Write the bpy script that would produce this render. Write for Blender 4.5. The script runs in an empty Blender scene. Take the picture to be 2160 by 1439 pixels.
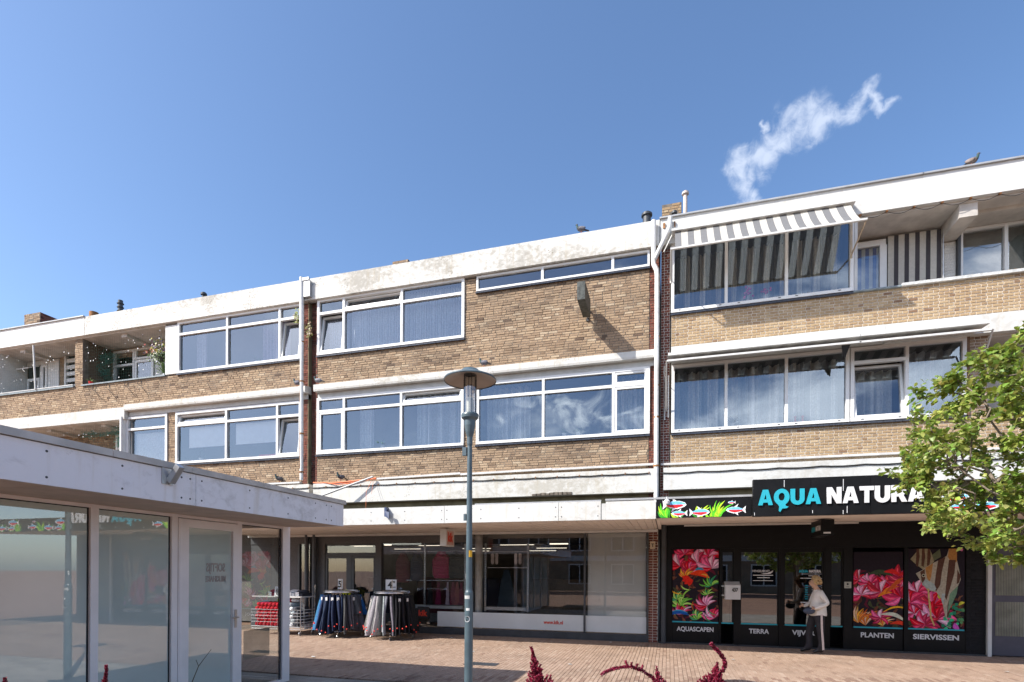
import bpy, math, random
from mathutils import Vector, Matrix, noise
from math import sin, cos, pi, radians
rnd = random.Random(7)
S = bpy.context.scene
C = S.collection

# ------------------------------------------------------------------ camera, sky, sun, exposure
YAW, ROLL, EYE = radians(16.12), radians(0.32), 1.7
fwd = Vector((-sin(YAW), cos(YAW), 0)); rgt = Vector((cos(YAW), sin(YAW), 0)); upv = Vector((0, 0, 1))
r3 = rgt*cos(ROLL) + upv*sin(ROLL); u3 = upv*cos(ROLL) - rgt*sin(ROLL)
cam = bpy.data.cameras.new('camera'); camo = bpy.data.objects.new('camera', cam); C.objects.link(camo)
cam.sensor_width = 36; cam.lens = 36*1140/2160; cam.shift_y = (1204-719.5)/2160
cam.clip_end = 2000; cam.clip_start = 0.05
M = Matrix((( r3.x, u3.x, -fwd.x, 0), (r3.y, u3.y, -fwd.y, 0), (r3.z, u3.z, -fwd.z, EYE), (0, 0, 0, 1)))
camo.matrix_world = M
S.camera = camo
SUN = Vector((-0.85, -0.70, 1.0)).normalized()
sl = bpy.data.lights.new('sun', 'SUN'); sl.energy = 4.5; sl.angle = radians(0.53); sl.color = (1, 0.95, 0.87)
so = bpy.data.objects.new('sun', sl); C.objects.link(so)
so.rotation_euler = SUN.to_track_quat('Z', 'Y').to_euler(); so.location = (-10, -10, 20)
W = bpy.data.worlds.new('World'); S.world = W; W.use_nodes = True
wn, wl = W.node_tree.nodes, W.node_tree.links
bg = wn['Background']; bg.inputs[1].default_value = 0.15
sky = wn.new('ShaderNodeTexSky'); sky.sky_type = 'NISHITA'; sky.sun_disc = False
sky.sun_elevation = math.asin(SUN.z); sky.sun_rotation = math.atan2(SUN.x, SUN.y) % (2*pi)
sky.altitude = 900; sky.air_density = 1.0; sky.dust_density = 2.6; sky.ozone_density = 2.6
def wnode(t, **k):
    n = wn.new(t)
    for a, b in k.items(): setattr(n, a, b)
    return n
def wmath(op, a, b=None, c=None):
    n = wn.new('ShaderNodeMath'); n.operation = op
    for i, x in enumerate((a, b, c)):
        if x is None: continue
        if isinstance(x, (int, float)): n.inputs[i].default_value = x
        else: wl.new(x, n.inputs[i])
    return n.outputs[0]
tc = wn.new('ShaderNodeTexCoord'); DIR = tc.outputs['Generated']
def wdot(v):
    n = wn.new('ShaderNodeVectorMath'); n.operation = 'DOT_PRODUCT'; wl.new(DIR, n.inputs[0]); n.inputs[1].default_value = v
    return n.outputs['Value']
def wsmooth(x, a, b):
    n = wn.new('ShaderNodeMapRange'); n.interpolation_type = 'SMOOTHSTEP'; wl.new(x, n.inputs[0])
    n.inputs[1].default_value = a; n.inputs[2].default_value = b; n.inputs[3].default_value = 0; n.inputs[4].default_value = 1
    return n.outputs[0]
def wnoise(scale, detail, dist=0.0, off=(0, 0, 0), sc=(1, 1, 1), rough=.55):
    mp = wn.new('ShaderNodeMapping'); wl.new(DIR, mp.inputs[0]); mp.inputs['Location'].default_value = off; mp.inputs['Scale'].default_value = sc
    n = wn.new('ShaderNodeTexNoise'); wl.new(mp.outputs[0], n.inputs['Vector']); n.inputs['Scale'].default_value = scale
    n.inputs['Detail'].default_value = detail; n.inputs['Distortion'].default_value = dist; n.inputs['Roughness'].default_value = rough
    return n.outputs[0]
# one wispy cloud high over the yellow-brick block (angles measured about its own centre in the sky)
def sky_dir(az, el): return Vector((sin(radians(az))*cos(radians(el)), cos(radians(az))*cos(radians(el)), sin(radians(el))))
c0 = sky_dir(12.22, 35.31)
ex = Vector((cos(radians(12.22)), -sin(radians(12.22)), 0)); ey = c0.cross(ex) * -1
if ey.z < 0: ey = -ey
CLOUD_SEGS = [((-.082, .004), (-.042, .006), .016), ((-.082, .004), (-.069, -.046), .013), ((-.05, 0), (-.007, .026), .022), ((-.012, .022), (.012, .021), .024),
              ((.005, .018), (.054, .021), .013), ((.054, .021), (.067, .034), .009), ((.067, .034), (.081, .004), .007), ((.081, .004), (.095, .017), .006),
              ((-.048, .03), (-.046, .040), .004), ((-.10, -.05), (-.08, -.045), .006)]
wx = wdot(ex); wy = wmath('ADD', wdot(ey), .006)
warp1 = wmath('MULTIPLY', wmath('SUBTRACT', wnoise(26, 4, 0, (3, 1, 2)), .5), .045)
warp2 = wmath('MULTIPLY', wmath('SUBTRACT', wnoise(26, 4, 0, (7, 5, 9)), .5), .045)
qx, qy = wmath('ADD', wx, warp1), wmath('ADD', wy, warp2)
tot = None
for (a, b, w_) in CLOUD_SEGS:
    dx, dy = b[0]-a[0], b[1]-a[1]; L2 = dx*dx+dy*dy
    t = wmath('DIVIDE', wmath('ADD', wmath('MULTIPLY', wmath('SUBTRACT', qx, a[0]), dx), wmath('MULTIPLY', wmath('SUBTRACT', qy, a[1]), dy)), L2)
    t = wmath('MINIMUM', wmath('MAXIMUM', t, 0), 1)
    px = wmath('SUBTRACT', wmath('SUBTRACT', qx, a[0]), wmath('MULTIPLY', t, dx))
    py = wmath('SUBTRACT', wmath('SUBTRACT', qy, a[1]), wmath('MULTIPLY', t, dy))
    d = wmath('SQRT', wmath('ADD', wmath('MULTIPLY', px, px), wmath('MULTIPLY', py, py)))
    g = wmath('MAXIMUM', wmath('SUBTRACT', 1, wmath('DIVIDE', d, w_*1.65)), 0)
    tot = g if tot is None else wmath('MAXIMUM', tot, g)
fine = wnoise(55, 7, 0.6, (1, 4, 2), (1, 1, 1), .6)
cl = wmath('MULTIPLY', wsmooth(wmath('ADD', wmath('MULTIPLY', tot, .95), wmath('MULTIPLY', wmath('SUBTRACT', fine, .5), 1.5)), .12, 1.15), wsmooth(tot, 0.0, .45))
cl = wmath('MULTIPLY', cl, wsmooth(wdot(c0), .93, .96))
cl = wmath('MULTIPLY', cl, .62)
# broken fair-weather cloud in the other half of the sky, which the upper windows mirror
back = wsmooth(wdot(Vector((0.1, -1, 0))), .35, .75)
bn = wsmooth(wnoise(3.1, 7, .5, (2.3, .4, 1.7), (1, 1, 1.8), .58), .50, .68)
low = wsmooth(wmath('ABSOLUTE', wmath('SUBTRACT', wdot(Vector((0, 0, 1))), .33)), .30, .08)
cb = wmath('MULTIPLY', wmath('MULTIPLY', bn, back), wmath('MULTIPLY', low, .75))
# the bank of cloud that the middle windows mirror
bx_ = wmath('DIVIDE', wmath('SUBTRACT', wdot(Vector((1, 0, 0))), -.165), .15); bz_ = wmath('DIVIDE', wmath('SUBTRACT', wdot(Vector((0, 0, 1))), .270), .050)
bq = wmath('SUBTRACT', 1, wmath('ADD', wmath('MULTIPLY', bx_, bx_), wmath('MULTIPLY', bz_, bz_)))
bk = wsmooth(wmath('ADD', wmath('MULTIPLY', bq, .5), wmath('MULTIPLY', wmath('SUBTRACT', wnoise(15, 8, .9, (5, 2, 8), (1, 1, 1.5), .60), .53), 5.0)), .0, 1.3)
bk = wmath('MULTIPLY', wmath('MULTIPLY', bk, wsmooth(bq, -.6, .3)), wsmooth(wdot(Vector((0, -1, 0))), .5, .7))
cb = wmath('MAXIMUM', cb, wmath('MULTIPLY', bk, .85))
mixc = wn.new('ShaderNodeMix'); mixc.data_type = 'RGBA'; wl.new(cl, mixc.inputs['Factor'])
hs = wn.new('ShaderNodeHueSaturation'); hs.inputs['Saturation'].default_value = 1.08; wl.new(sky.outputs[0], hs.inputs['Color']); wl.new(hs.outputs[0], mixc.inputs['A']); mixc.inputs['B'].default_value = (4.0, 4.35, 5.0, 1)
mixb = wn.new('ShaderNodeMix'); mixb.data_type = 'RGBA'; wl.new(cb, mixb.inputs['Factor']); wl.new(mixc.outputs['Result'], mixb.inputs['A']); mixb.inputs['B'].default_value = (17, 17, 17, 1)
wl.new(mixb.outputs['Result'], bg.inputs[0])
S.view_settings.view_transform = 'Standard'; S.view_settings.look = 'None'
S.view_settings.exposure = 0.76; S.view_settings.gamma = 1; S.view_settings.use_curve_mapping = False
S.render.engine = 'CYCLES'
S.cycles.max_bounces = 7; S.cycles.diffuse_bounces = 4; S.cycles.glossy_bounces = 4; S.cycles.transparent_max_bounces = 16
S.cycles.caustics_reflective = False; S.cycles.caustics_refractive = False; S.cycles.use_denoising = True

# ------------------------------------------------------------------ materials
def ramp(n, stops):
    e = n.color_ramp.elements
    while len(e) > 1: e.remove(e[-1])
    e[0].position = stops[0][0]; e[0].color = (*stops[0][1], 1)
    for p, c in stops[1:]:
        x = e.new(p); x.color = (*c, 1)
class MT:
    def __init__(s, name, rough=.6, metal=0, spec=.5):
        s.m = bpy.data.materials.new(name); s.m.use_nodes = True
        s.n = s.m.node_tree.nodes; s.l = s.m.node_tree.links; s.b = s.n['Principled BSDF']
        s.b.inputs['Roughness'].default_value = rough; s.b.inputs['Metallic'].default_value = metal
        s.b.inputs['Specular IOR Level'].default_value = spec
        s.g = s.n.new('ShaderNodeNewGeometry'); s.pos = s.g.outputs['Position']
    def link(s, a, b): s.l.new(a, b)
    def noise(s, scale, detail=4, sc=(1, 1, 1), rough=.55, dist=0):
        mp = s.n.new('ShaderNodeMapping'); s.l.new(s.pos, mp.inputs[0]); mp.inputs['Scale'].default_value = sc
        n = s.n.new('ShaderNodeTexNoise'); s.l.new(mp.outputs[0], n.inputs['Vector']); n.inputs['Scale'].default_value = scale
        n.inputs['Detail'].default_value = detail; n.inputs['Roughness'].default_value = rough; n.inputs['Distortion'].default_value = dist
        return n.outputs[0]
    def mr(s, x, a, b, c=0, d=1):
        n = s.n.new('ShaderNodeMapRange'); s.l.new(x, n.inputs[0]); n.interpolation_type = 'SMOOTHSTEP'
        for i, v in enumerate((a, b, c, d)): n.inputs[i+1].default_value = v
        return n.outputs[0]
    def math(s, op, a, b):
        n = s.n.new('ShaderNodeMath'); n.operation = op
        for i, x in enumerate((a, b)):
            if isinstance(x, (int, float)): n.inputs[i].default_value = x
            else: s.l.new(x, n.inputs[i])
        return n.outputs[0]
    def mix(s, f, a, b, bt='MIX'):
        n = s.n.new('ShaderNodeMix'); n.data_type = 'RGBA'; n.blend_type = bt
        if isinstance(f, (int, float)): n.inputs['Factor'].default_value = f
        else: s.l.new(f, n.inputs['Factor'])
        for k, x in (('A', a), ('B', b)):
            if isinstance(x, tuple): n.inputs[k].default_value = (*x[:3], 1)
            else: s.l.new(x, n.inputs[k])
        return n.outputs['Result']
    def col(s, c):
        if isinstance(c, tuple): s.b.inputs['Base Color'].default_value = (*c[:3], 1)
        else: s.l.new(c, s.b.inputs['Base Color'])
    def bump(s, h, strength=.3, dist=.01):
        n = s.n.new('ShaderNodeBump'); n.inputs['Strength'].default_value = strength; n.inputs['Distance'].default_value = dist
        s.l.new(h, n.inputs['Height']); s.l.new(n.outputs[0], s.b.inputs['Normal'])
    def attr(s, name):
        n = s.n.new('ShaderNodeAttribute'); n.attribute_name = name; return n
def plain(name, c, rough=.6, metal=0, var=.12, scale=6, bump=.0, spec=.5):
    t = MT(name, rough, metal, spec)
    n = t.noise(scale, 5)
    t.col(t.mix(t.mr(n, .3, .7), tuple(x*(1-var) for x in c), tuple(min(1, x*(1+var)) for x in c)))
    if bump: t.bump(t.noise(scale*14, 3), bump, .005)
    return t.m
def brick_mat(name, stops, grime=.35):
    t = MT(name, .88, 0, .25); a = t.attr('tone')
    r = t.n.new('ShaderNodeValToRGB'); ramp(r, stops); t.link(a.outputs['Fac'], r.inputs[0])
    g1 = t.mr(t.noise(1.1, 6, (1, 1, 2.0)), .42, .72, 0, grime)
    c = t.mix(g1, r.outputs[0], (.09, .07, .055))
    sp = t.mr(t.noise(60, 3), .35, .75, .78, 1.18)
    cc = t.n.new('ShaderNodeCombineColor')
    for i in range(3): t.link(sp, cc.inputs[i])
    c = t.mix(1.0, c, cc.outputs[0], 'MULTIPLY')
    t.col(c); t.bump(t.noise(90, 4), .5, .006)
    return t.m
M_BROWN = brick_mat('brown_brick', [(0, (.15, .10, .07)), (.15, (.27, .185, .12)), (.55, (.37, .26, .17)), (.85, (.43, .31, .20)), (1, (.50, .39, .27))], .42)
M_YELLOW = brick_mat('yellow_brick', [(0, (.23, .14, .085)), (.18, (.35, .24, .14)), (.6, (.42, .30, .175)), (1, (.49, .375, .24))], .14)
M_RED = brick_mat('dark_red_brick', [(0, (.10, .035, .028)), (.5, (.19, .062, .045)), (1, (.27, .10, .07))], .25)
M_WBRICK = brick_mat('white_painted_brick', [(0, (.66, .64, .60)), (1, (.76, .74, .70))], .1)
M_BBRICK = brick_mat('black_painted_brick', [(0, (.012, .012, .014)), (1, (.022, .022, .025))], .0)
M_PAVER = brick_mat('clay_paver', [(0, (.27, .175, .13)), (.3, (.345, .24, .175)), (.7, (.395, .28, .21)), (1, (.44, .33, .255))], .22)
M_MORT_D = plain('dark_mortar', (.15, .125, .10), .95, 0, .3, 8)
M_MORT_L = plain('pale_mortar', (.66, .62, .55), .95, 0, .15, 8)
M_MORT_B = plain('black_mortar', (.012, .012, .013), .9, 0, .2, 8)
M_SANDJ = plain('sand_joint', (.19, .14, .105), .95, 0, .3, 5)
def stained(name, base, dirt, amount, peel):
    t = MT(name, .75, 0, .3)
    big = t.noise(.55, 5, (1, 1, 1.5)); fine = t.noise(7, 8, (1, 1, 1.3), .68, .4); st = t.noise(5, 5, (2.2, 2.2, .22))
    f = t.mr(t.math('ADD', t.math('MULTIPLY', big, .6), t.math('MULTIPLY', fine, .5)), .53, .70, 0, amount)
    c = t.mix(f, base, dirt)
    f2 = t.mr(st, .52, .76, 0, amount*.6); c = t.mix(f2, c, (dirt[0]*1.2, dirt[1]*1.1, dirt[2]*.9))
    f3 = t.mr(t.math('MULTIPLY', t.noise(26, 7, (1, 1, 1), .75), t.mr(t.noise(1.3, 3), .4, .62)), .60-.08*peel, .66-.08*peel, 0, .8*peel)
    c = t.mix(f3, c, (.26, .24, .20)); t.col(c); t.bump(fine, .35, .012)
    return t.m
M_CONC = stained('weathered_white_concrete', (.62, .61, .58), (.30, .28, .24), .8, 1.1)
M_CONC2 = stained('painted_white_concrete', (.59, .59, .57), (.40, .38, .34), .55, .3)
M_CONCG = stained('clean_grey_white_cladding', (.70, .70, .68), (.5, .5, .48), .2, 0)
M_BAND = stained('chipped_white_band', (.60, .59, .555), (.36, .33, .27), .65, .85)
M_WHITE = plain('white_window_frame', (.74, .74, .73), .35, 0, .03, 3)
M_WPAINT = plain('white_paint', (.60, .60, .585), .6, 0, .06, 4)
M_GREYW = plain('grey_white_paint', (.50, .50, .48), .7, 0, .1, 4)
M_SOFF = plain('balcony_soffit_paint', (.52, .49, .45), .85, 0, .15, 3)
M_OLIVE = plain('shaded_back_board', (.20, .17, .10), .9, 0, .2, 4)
M_DSILL = plain('dark_glazed_sill', (.035, .04, .055), .3, 0, .3, 20)
M_FLASH = plain('roof_flashing', (.42, .42, .42), .45, .4, .1, 5)
M_PIPE = plain('white_rain_pipe', (.72, .71, .68), .4, 0, .1, 8)
M_RUST = plain('rust_stain', (.28, .13, .05), .9, 0, .3, 12)
M_TRUNK = plain('cable_trunking', (.55, .54, .53), .6, 0, .12, 5)
M_CABLE = plain('black_cable', (.03, .03, .03), .6)
M_ORANGE = plain('orange_conduit', (.75, .17, .05), .5)
M_TAR = plain('roof_bitumen', (.06, .06, .06), .9)
M_STEEL = plain('brushed_steel', (.55, .55, .55), .35, .9, .08, 9)
M_CHROME = plain('chrome_rail', (.75, .76, .78), .15, 1.0, .02, 9)
M_BLACK = plain('black_paint', (.006, .006, .007), .45, 0, .2, 6, 0, .22)
M_BLACKM = plain('matt_black', (.02, .02, .021), .8, 0, .2, 6)
M_DGREY = plain('anthracite_frame', (.045, .05, .058), .5, 0, .15, 5)
M_SHOPGREY = plain('grey_shop_fascia', (.10, .10, .105), .85, 0, .15, 30, .1)
M_CYAN = plain('cyan_vinyl', (.015, .36, .46), .5, 0, .03)
M_LETW = plain('white_vinyl', (.66, .66, .67), .5, 0, .03)
M_REDV = plain('red_vinyl', (.62, .045, .02), .5, 0, .05)
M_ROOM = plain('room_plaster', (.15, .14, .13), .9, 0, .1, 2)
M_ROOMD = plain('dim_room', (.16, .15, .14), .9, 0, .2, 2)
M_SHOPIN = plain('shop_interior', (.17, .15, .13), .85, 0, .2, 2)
def cloth(name, c, tr):
    t = MT(name, .9, 0, .2); col_ = t.mix(t.mr(t.noise(20, 3), .3, .7), tuple(x*.94 for x in c), tuple(x*1.04 for x in c)); t.col(col_)
    tl = t.n.new('ShaderNodeBsdfTranslucent'); t.link(col_, tl.inputs[0]); mx = t.n.new('ShaderNodeMixShader'); mx.inputs[0].default_value = tr
    t.link(t.b.outputs[0], mx.inputs[1]); t.link(tl.outputs[0], mx.inputs[2]); t.link(mx.outputs[0], t.n['Material Output'].inputs[0]); return t.m
M_FABG = cloth('awning_grey_stripe', (.20, .20, .205), .2)
M_FABW = cloth('awning_cream_stripe', (.72, .69, .62), .38)
M_SLATE = plain('blue_grey_slate', (.20, .24, .26), .6, 0, .25, 12)
M_LEAD = plain('pale_lead_cap', (.52, .53, .52), .6, 0, .2, 14)
M_TEAL = plain('teal_lacquer', (.075, .11, .13), .38, 0, .12, 7)
def glass(name, refl=.3, tint=(.78, .82, .82), rough=.0, wob=.0006, coat=(.95, .97, 1)):
    m = bpy.data.materials.new(name); m.use_nodes = True; n = m.node_tree.nodes; l = m.node_tree.links
    n.remove(n['Principled BSDF']); out = n['Material Output']
    tr = n.new('ShaderNodeBsdfTransparent'); tr.inputs[0].default_value = (*tint, 1)
    gl = n.new('ShaderNodeBsdfGlossy'); gl.inputs['Roughness'].default_value = rough; gl.inputs[0].default_value = (*coat, 1)
    lw = n.new('ShaderNodeLayerWeight'); lw.inputs[0].default_value = .25
    mr = n.new('ShaderNodeMapRange'); l.new(lw.outputs['Fresnel'], mr.inputs[0]); mr.inputs[1].default_value = 0; mr.inputs[2].default_value = 1
    mr.inputs[3].default_value = refl; mr.inputs[4].default_value = 1
    if wob:
        g = n.new('ShaderNodeNewGeometry'); nz = n.new('ShaderNodeTexNoise'); nz.inputs['Scale'].default_value = 1.6; nz.inputs['Detail'].default_value = 1
        l.new(g.outputs['Position'], nz.inputs['Vector']); b = n.new('ShaderNodeBump'); b.inputs['Strength'].default_value = .5; b.inputs['Distance'].default_value = wob
        l.new(nz.outputs[0], b.inputs['Height']); l.new(b.outputs[0], gl.inputs['Normal'])
    mx = n.new('ShaderNodeMixShader'); l.new(mr.outputs[0], mx.inputs[0]); l.new(tr.outputs[0], mx.inputs[1]); l.new(gl.outputs[0], mx.inputs[2])
    l.new(mx.outputs[0], out.inputs[0]); return m
M_GLASS = glass('window_glass', .155, (.97, .98, .98), coat=(.72, .85, 1.0))
M_SGLASS = glass('shop_glass', .11, (.90, .92, .92))
M_DGLASS = glass('dark_door_glass', .17, (.30, .32, .33))
M_PGLASS = glass('pavilion_glass', .22, (.90, .94, .93), .0, .0008)
M_LGLASS = glass('lamp_glass', .12, (.86, .86, .82))
def frosted_pane(name, c, refl):
    t = MT(name, .9, 0, 0); t.col(t.mix(t.mr(t.noise(1.1, 4), .3, .7), tuple(x*.88 for x in c), c)); gl = t.n.new('ShaderNodeBsdfGlossy'); gl.inputs['Roughness'].default_value = .012
    lw = t.n.new('ShaderNodeLayerWeight'); lw.inputs[0].default_value = .25; mx = t.n.new('ShaderNodeMixShader')
    t.link(t.mr(lw.outputs['Fresnel'], 0, 1, refl, 1), mx.inputs[0]); t.link(t.b.outputs[0], mx.inputs[1]); t.link(gl.outputs[0], mx.inputs[2]); t.link(mx.outputs[0], t.n['Material Output'].inputs[0]); return t.m
def emis(name, c, s):
    m = bpy.data.materials.new(name); m.use_nodes = True; b = m.node_tree.nodes['Principled BSDF']
    b.inputs['Base Color'].default_value = (*c, 1); b.inputs['Emission Color'].default_value = (*c, 1); b.inputs['Emission Strength'].default_value = s
    return m
M_TUBE = emis('lit_tube', (1, .88, .70), 1.1)
def attr_mat(name, rough=.6, bump=0, trans=0, spec=.4):
    t = MT(name, rough, 0, spec); a = t.attr('pc'); n = t.mr(t.noise(25, 3), .3, .7, .82, 1.12)
    cc = t.n.new('ShaderNodeCombineColor')
    for i in range(3): t.link(n, cc.inputs[i])
    t.col(t.mix(1.0, a.outputs['Color'], cc.outputs[0], 'MULTIPLY'))
    if bump: t.bump(t.noise(60, 3), bump, .01)
    if trans:
        tl = t.n.new('ShaderNodeBsdfTranslucent'); t.link(a.outputs['Color'], tl.inputs[0]); mx = t.n.new('ShaderNodeMixShader'); mx.inputs[0].default_value = trans
        out = t.n['Material Output']; t.link(t.b.outputs[0], mx.inputs[1]); t.link(tl.outputs[0], mx.inputs[2]); t.link(mx.outputs[0], out.inputs[0])
    return t.m
M_PRINT = attr_mat('printed_panel', .5, spec=.15)
M_LEAF = attr_mat('leaf', .42, 0, .38)
M_CLOTH = attr_mat('dyed_cloth', .9, .2)
M_CURT = attr_mat('curtain_cloth', .95, 0, .25)

# ------------------------------------------------------------------ mesh building
class MB:
    def __init__(s): s.v = []; s.f = []; s.mi = []; s.t = []; s.c = []; s.sm = []
    def face(s, pts, mi=0, tone=.5, col=None, smooth=False):
        k = len(s.v); s.v.extend([tuple(p) for p in pts]); s.f.append(tuple(range(k, k+len(pts)))); s.mi.append(mi); s.t.append(tone); s.c.append(col); s.sm.append(smooth)
    def faces(s, vs, fs, mi=0, tone=.5, col=None, smooth=False):
        k = len(s.v); s.v.extend([tuple(p) for p in vs])
        for f in fs: s.f.append(tuple(k+i for i in f)); s.mi.append(mi); s.t.append(tone); s.c.append(col); s.sm.append(smooth)
    def box(s, x0, x1, y0, y1, z0, z1, mi=0, tone=.5, col=None, skip=()):
        v = [(x0, y0, z0), (x1, y0, z0), (x1, y1, z0), (x0, y1, z0), (x0, y0, z1), (x1, y0, z1), (x1, y1, z1), (x0, y1, z1)]
        F = {'-z': (0, 3, 2, 1), '+z': (4, 5, 6, 7), '-y': (0, 1, 5, 4), '+x': (1, 2, 6, 5), '+y': (2, 3, 7, 6), '-x': (3, 0, 4, 7)}
        s.faces(v, [q for k, q in F.items() if k not in skip], mi, tone, col); return s
    def tube(s, path, r, n=8, mi=0, col=None, caps=True, smooth=True):
        path = [Vector(p) for p in path]; rs = r if isinstance(r, (list, tuple)) else [r]*len(path)
        vs = []; up = Vector((0, 0, 1)); prev = None
        for i, p in enumerate(path):
            d = (path[min(i+1, len(path)-1)] - path[max(i-1, 0)]).normalized()
            if prev is None:
                a = d.cross(up);
                if a.length < 1e-3: a = d.cross(Vector((1, 0, 0)))
                a.normalize()
            else: a = (prev - d*prev.dot(d)).normalized()
            prev = a; b = d.cross(a)
            for j in range(n):
                t = 2*pi*j/n; vs.append(p + (a*cos(t) + b*sin(t))*rs[i])
        fs = [(i*n+j, i*n+(j+1) % n, (i+1)*n+(j+1) % n, (i+1)*n+j) for i in range(len(path)-1) for j in range(n)]
        s.faces(vs, fs, mi, .5, col, smooth)
        if caps:
            s.face(vs[:n][::-1], mi, .5, col); s.face(vs[-n:], mi, .5, col)
        return s
    def lathe(s, prof, c, n=24, mi=0, col=None, axis='z'):
        if len(prof) > 2:
            for a, b in zip(prof, prof[1:]): s.lathe([a, b], c, n, mi, col, axis)
            return s
        vs = []
        for (r, h) in prof:
            for j in range(n):
                t = 2*pi*j/n
                vs.append((c[0]+r*cos(t), c[1]+r*sin(t), c[2]+h) if axis == 'z' else (c[0]+h, c[1]+r*cos(t), c[2]+r*sin(t)))
        fs = [(i*n+j, i*n+(j+1) % n, (i+1)*n+(j+1) % n, (i+1)*n+j) for i in range(len(prof)-1) for j in range(n)]
        s.faces(vs, fs, mi, .5, col, True); return s
    def ball(s, c, r, mi=0, col=None, n=8, m=5):
        rr = r if isinstance(r, (tuple, list)) else (r, r, r)
        vs = []; fs = []
        for i in range(m+1):
            a = pi*i/m
            for j in range(n):
                b = 2*pi*j/n; vs.append((c[0]+rr[0]*sin(a)*cos(b), c[1]+rr[1]*sin(a)*sin(b), c[2]+rr[2]*cos(a)))
        fs = [(i*n+j, (i+1)*n+j, (i+1)*n+(j+1) % n, i*n+(j+1) % n) for i in range(m) for j in range(n)]
        s.faces(vs, fs, mi, .5, col, True); return s
    def xform(s, M, k0=0):
        for i in range(k0, len(s.v)): s.v[i] = tuple(M @ Vector(s.v[i]))
    def mesh(s, name, mats, off=(0, 0, 0)):
        me = bpy.data.meshes.new(name)
        me.from_pydata([(a-off[0], b-off[1], c-off[2]) for a, b, c in s.v], [], s.f)
        if not isinstance(mats, (list, tuple)): mats = [mats]
        for m in mats: me.materials.append(m)
        if any(s.mi): me.polygons.foreach_set('material_index', s.mi)
        if any(s.sm): me.polygons.foreach_set('use_smooth', s.sm)
        if any(abs(t-.5) > 1e-6 for t in s.t):
            a = me.attributes.new('tone', 'FLOAT', 'FACE'); a.data.foreach_set('value', s.t)
        if any(c is not None for c in s.c):
            a = me.attributes.new('pc', 'FLOAT_COLOR', 'FACE'); fl = []
            for c in s.c: fl += [*(c or (.5, .5, .5))[:3], 1]
            a.data.foreach_set('color', fl)
        me.update(); return me
    def build(s, name, mats, parent=None, **props):
        off = OFF.get(parent.name, (0, 0, 0)) if parent else (0, 0, 0)
        o = bpy.data.objects.new(name, s.mesh(name, mats, off)); C.objects.link(o)
        if parent: o.parent = parent; OFF[o.name] = off
        for k, v in props.items(): o[k] = v
        return o
OFF = {}
def thing(name, label, cat, loc=(0, 0, 0), group=None, rotz=0):
    o = bpy.data.objects.new(name, None); C.objects.link(o); o.location = loc; o.empty_display_size = .2
    o['label'] = label; o['category'] = cat
    if group: o['group'] = group
    OFF[o.name] = tuple(loc); return o
def solo(mb, name, mats, label, cat, group=None, loc=None):
    """a thing that is one mesh, its origin at its base"""
    if loc is None:
        xs = [v[0] for v in mb.v]; ys = [v[1] for v in mb.v]; zs = [v[2] for v in mb.v]
        loc = ((min(xs)+max(xs))/2, (min(ys)+max(ys))/2, min(zs))
    o = bpy.data.objects.new(name, mb.mesh(name, mats, loc)); C.objects.link(o); o.location = loc
    o['label'] = label; o['category'] = cat
    if group: o['group'] = group
    OFF[o.name] = tuple(loc); return o
def copy_tree(o, parent=None):
    c = o.copy(); C.objects.link(c); c.parent = parent
    OFF[c.name] = OFF.get(o.name, (0, 0, 0))
    for ch in list(o.children): copy_tree(ch, c)
    return c
def text_mesh(txt, size, bold=0.0, extrude=.002, space=1.0, width=None, align='LEFT'):
    cu = bpy.data.curves.new('lettering', 'FONT'); cu.body = txt; cu.size = size; cu.offset = bold; cu.extrude = extrude
    cu.space_character = space; cu.resolution_u = 3
    o = bpy.data.objects.new('tmp_text', cu); C.objects.link(o)
    dg = bpy.context.evaluated_depsgraph_get(); me = bpy.data.meshes.new_from_object(o.evaluated_get(dg))
    bpy.data.objects.remove(o); bpy.data.curves.remove(cu)
    xs = [v.co.x for v in me.vertices]; x0, x1 = min(xs), max(xs)
    for v in me.vertices: v.co.x -= x0
    if width:
        k = width/(x1-x0)
        for v in me.vertices: v.co.x *= k
        x1 = x0+width
    w = x1-x0
    if align == 'CENTER':
        for v in me.vertices: v.co.x -= w/2
    return me, w
def text(txt, loc, size, mat, parent, bold=0.0, width=None, align='CENTER', rot=(pi/2, 0, 0), space=1.0, name='lettering', mirror=False):
    me, w = text_mesh(txt, size, bold, .001, space, width, align)
    if mirror:
        for v in me.vertices: v.co.x *= -1
    me.materials.clear(); me.materials.append(mat)
    o = bpy.data.objects.new(name, me); C.objects.link(o)
    off = OFF.get(parent.name, (0, 0, 0)) if parent else (0, 0, 0)
    o.parent = parent; o.location = tuple(loc[i]-off[i] for i in range(3)); o.rotation_euler = rot
    return o
def clip_poly(pts, x0, x1, z0, z1):
    def cut(P, ins, inter):
        out = []
        for i in range(len(P)):
            a, b = P[i-1], P[i]
            if ins(b):
                if not ins(a): out.append(inter(a, b))
                out.append(b)
            elif ins(a): out.append(inter(a, b))
        return out
    def ix(v): return lambda a, b: (v, a[1]+(b[1]-a[1])*(v-a[0])/(b[0]-a[0]))
    def iz(v): return lambda a, b: (a[0]+(b[0]-a[0])*(v-a[1])/(b[1]-a[1]), v)
    for ins, it in ((lambda p: p[0] >= x0, ix(x0)), (lambda p: p[0] <= x1, ix(x1)), (lambda p: p[1] >= z0, iz(z0)), (lambda p: p[1] <= z1, iz(z1))):
        if pts: pts = cut(pts, ins, it)
    return pts if len(pts) > 2 else []

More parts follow.
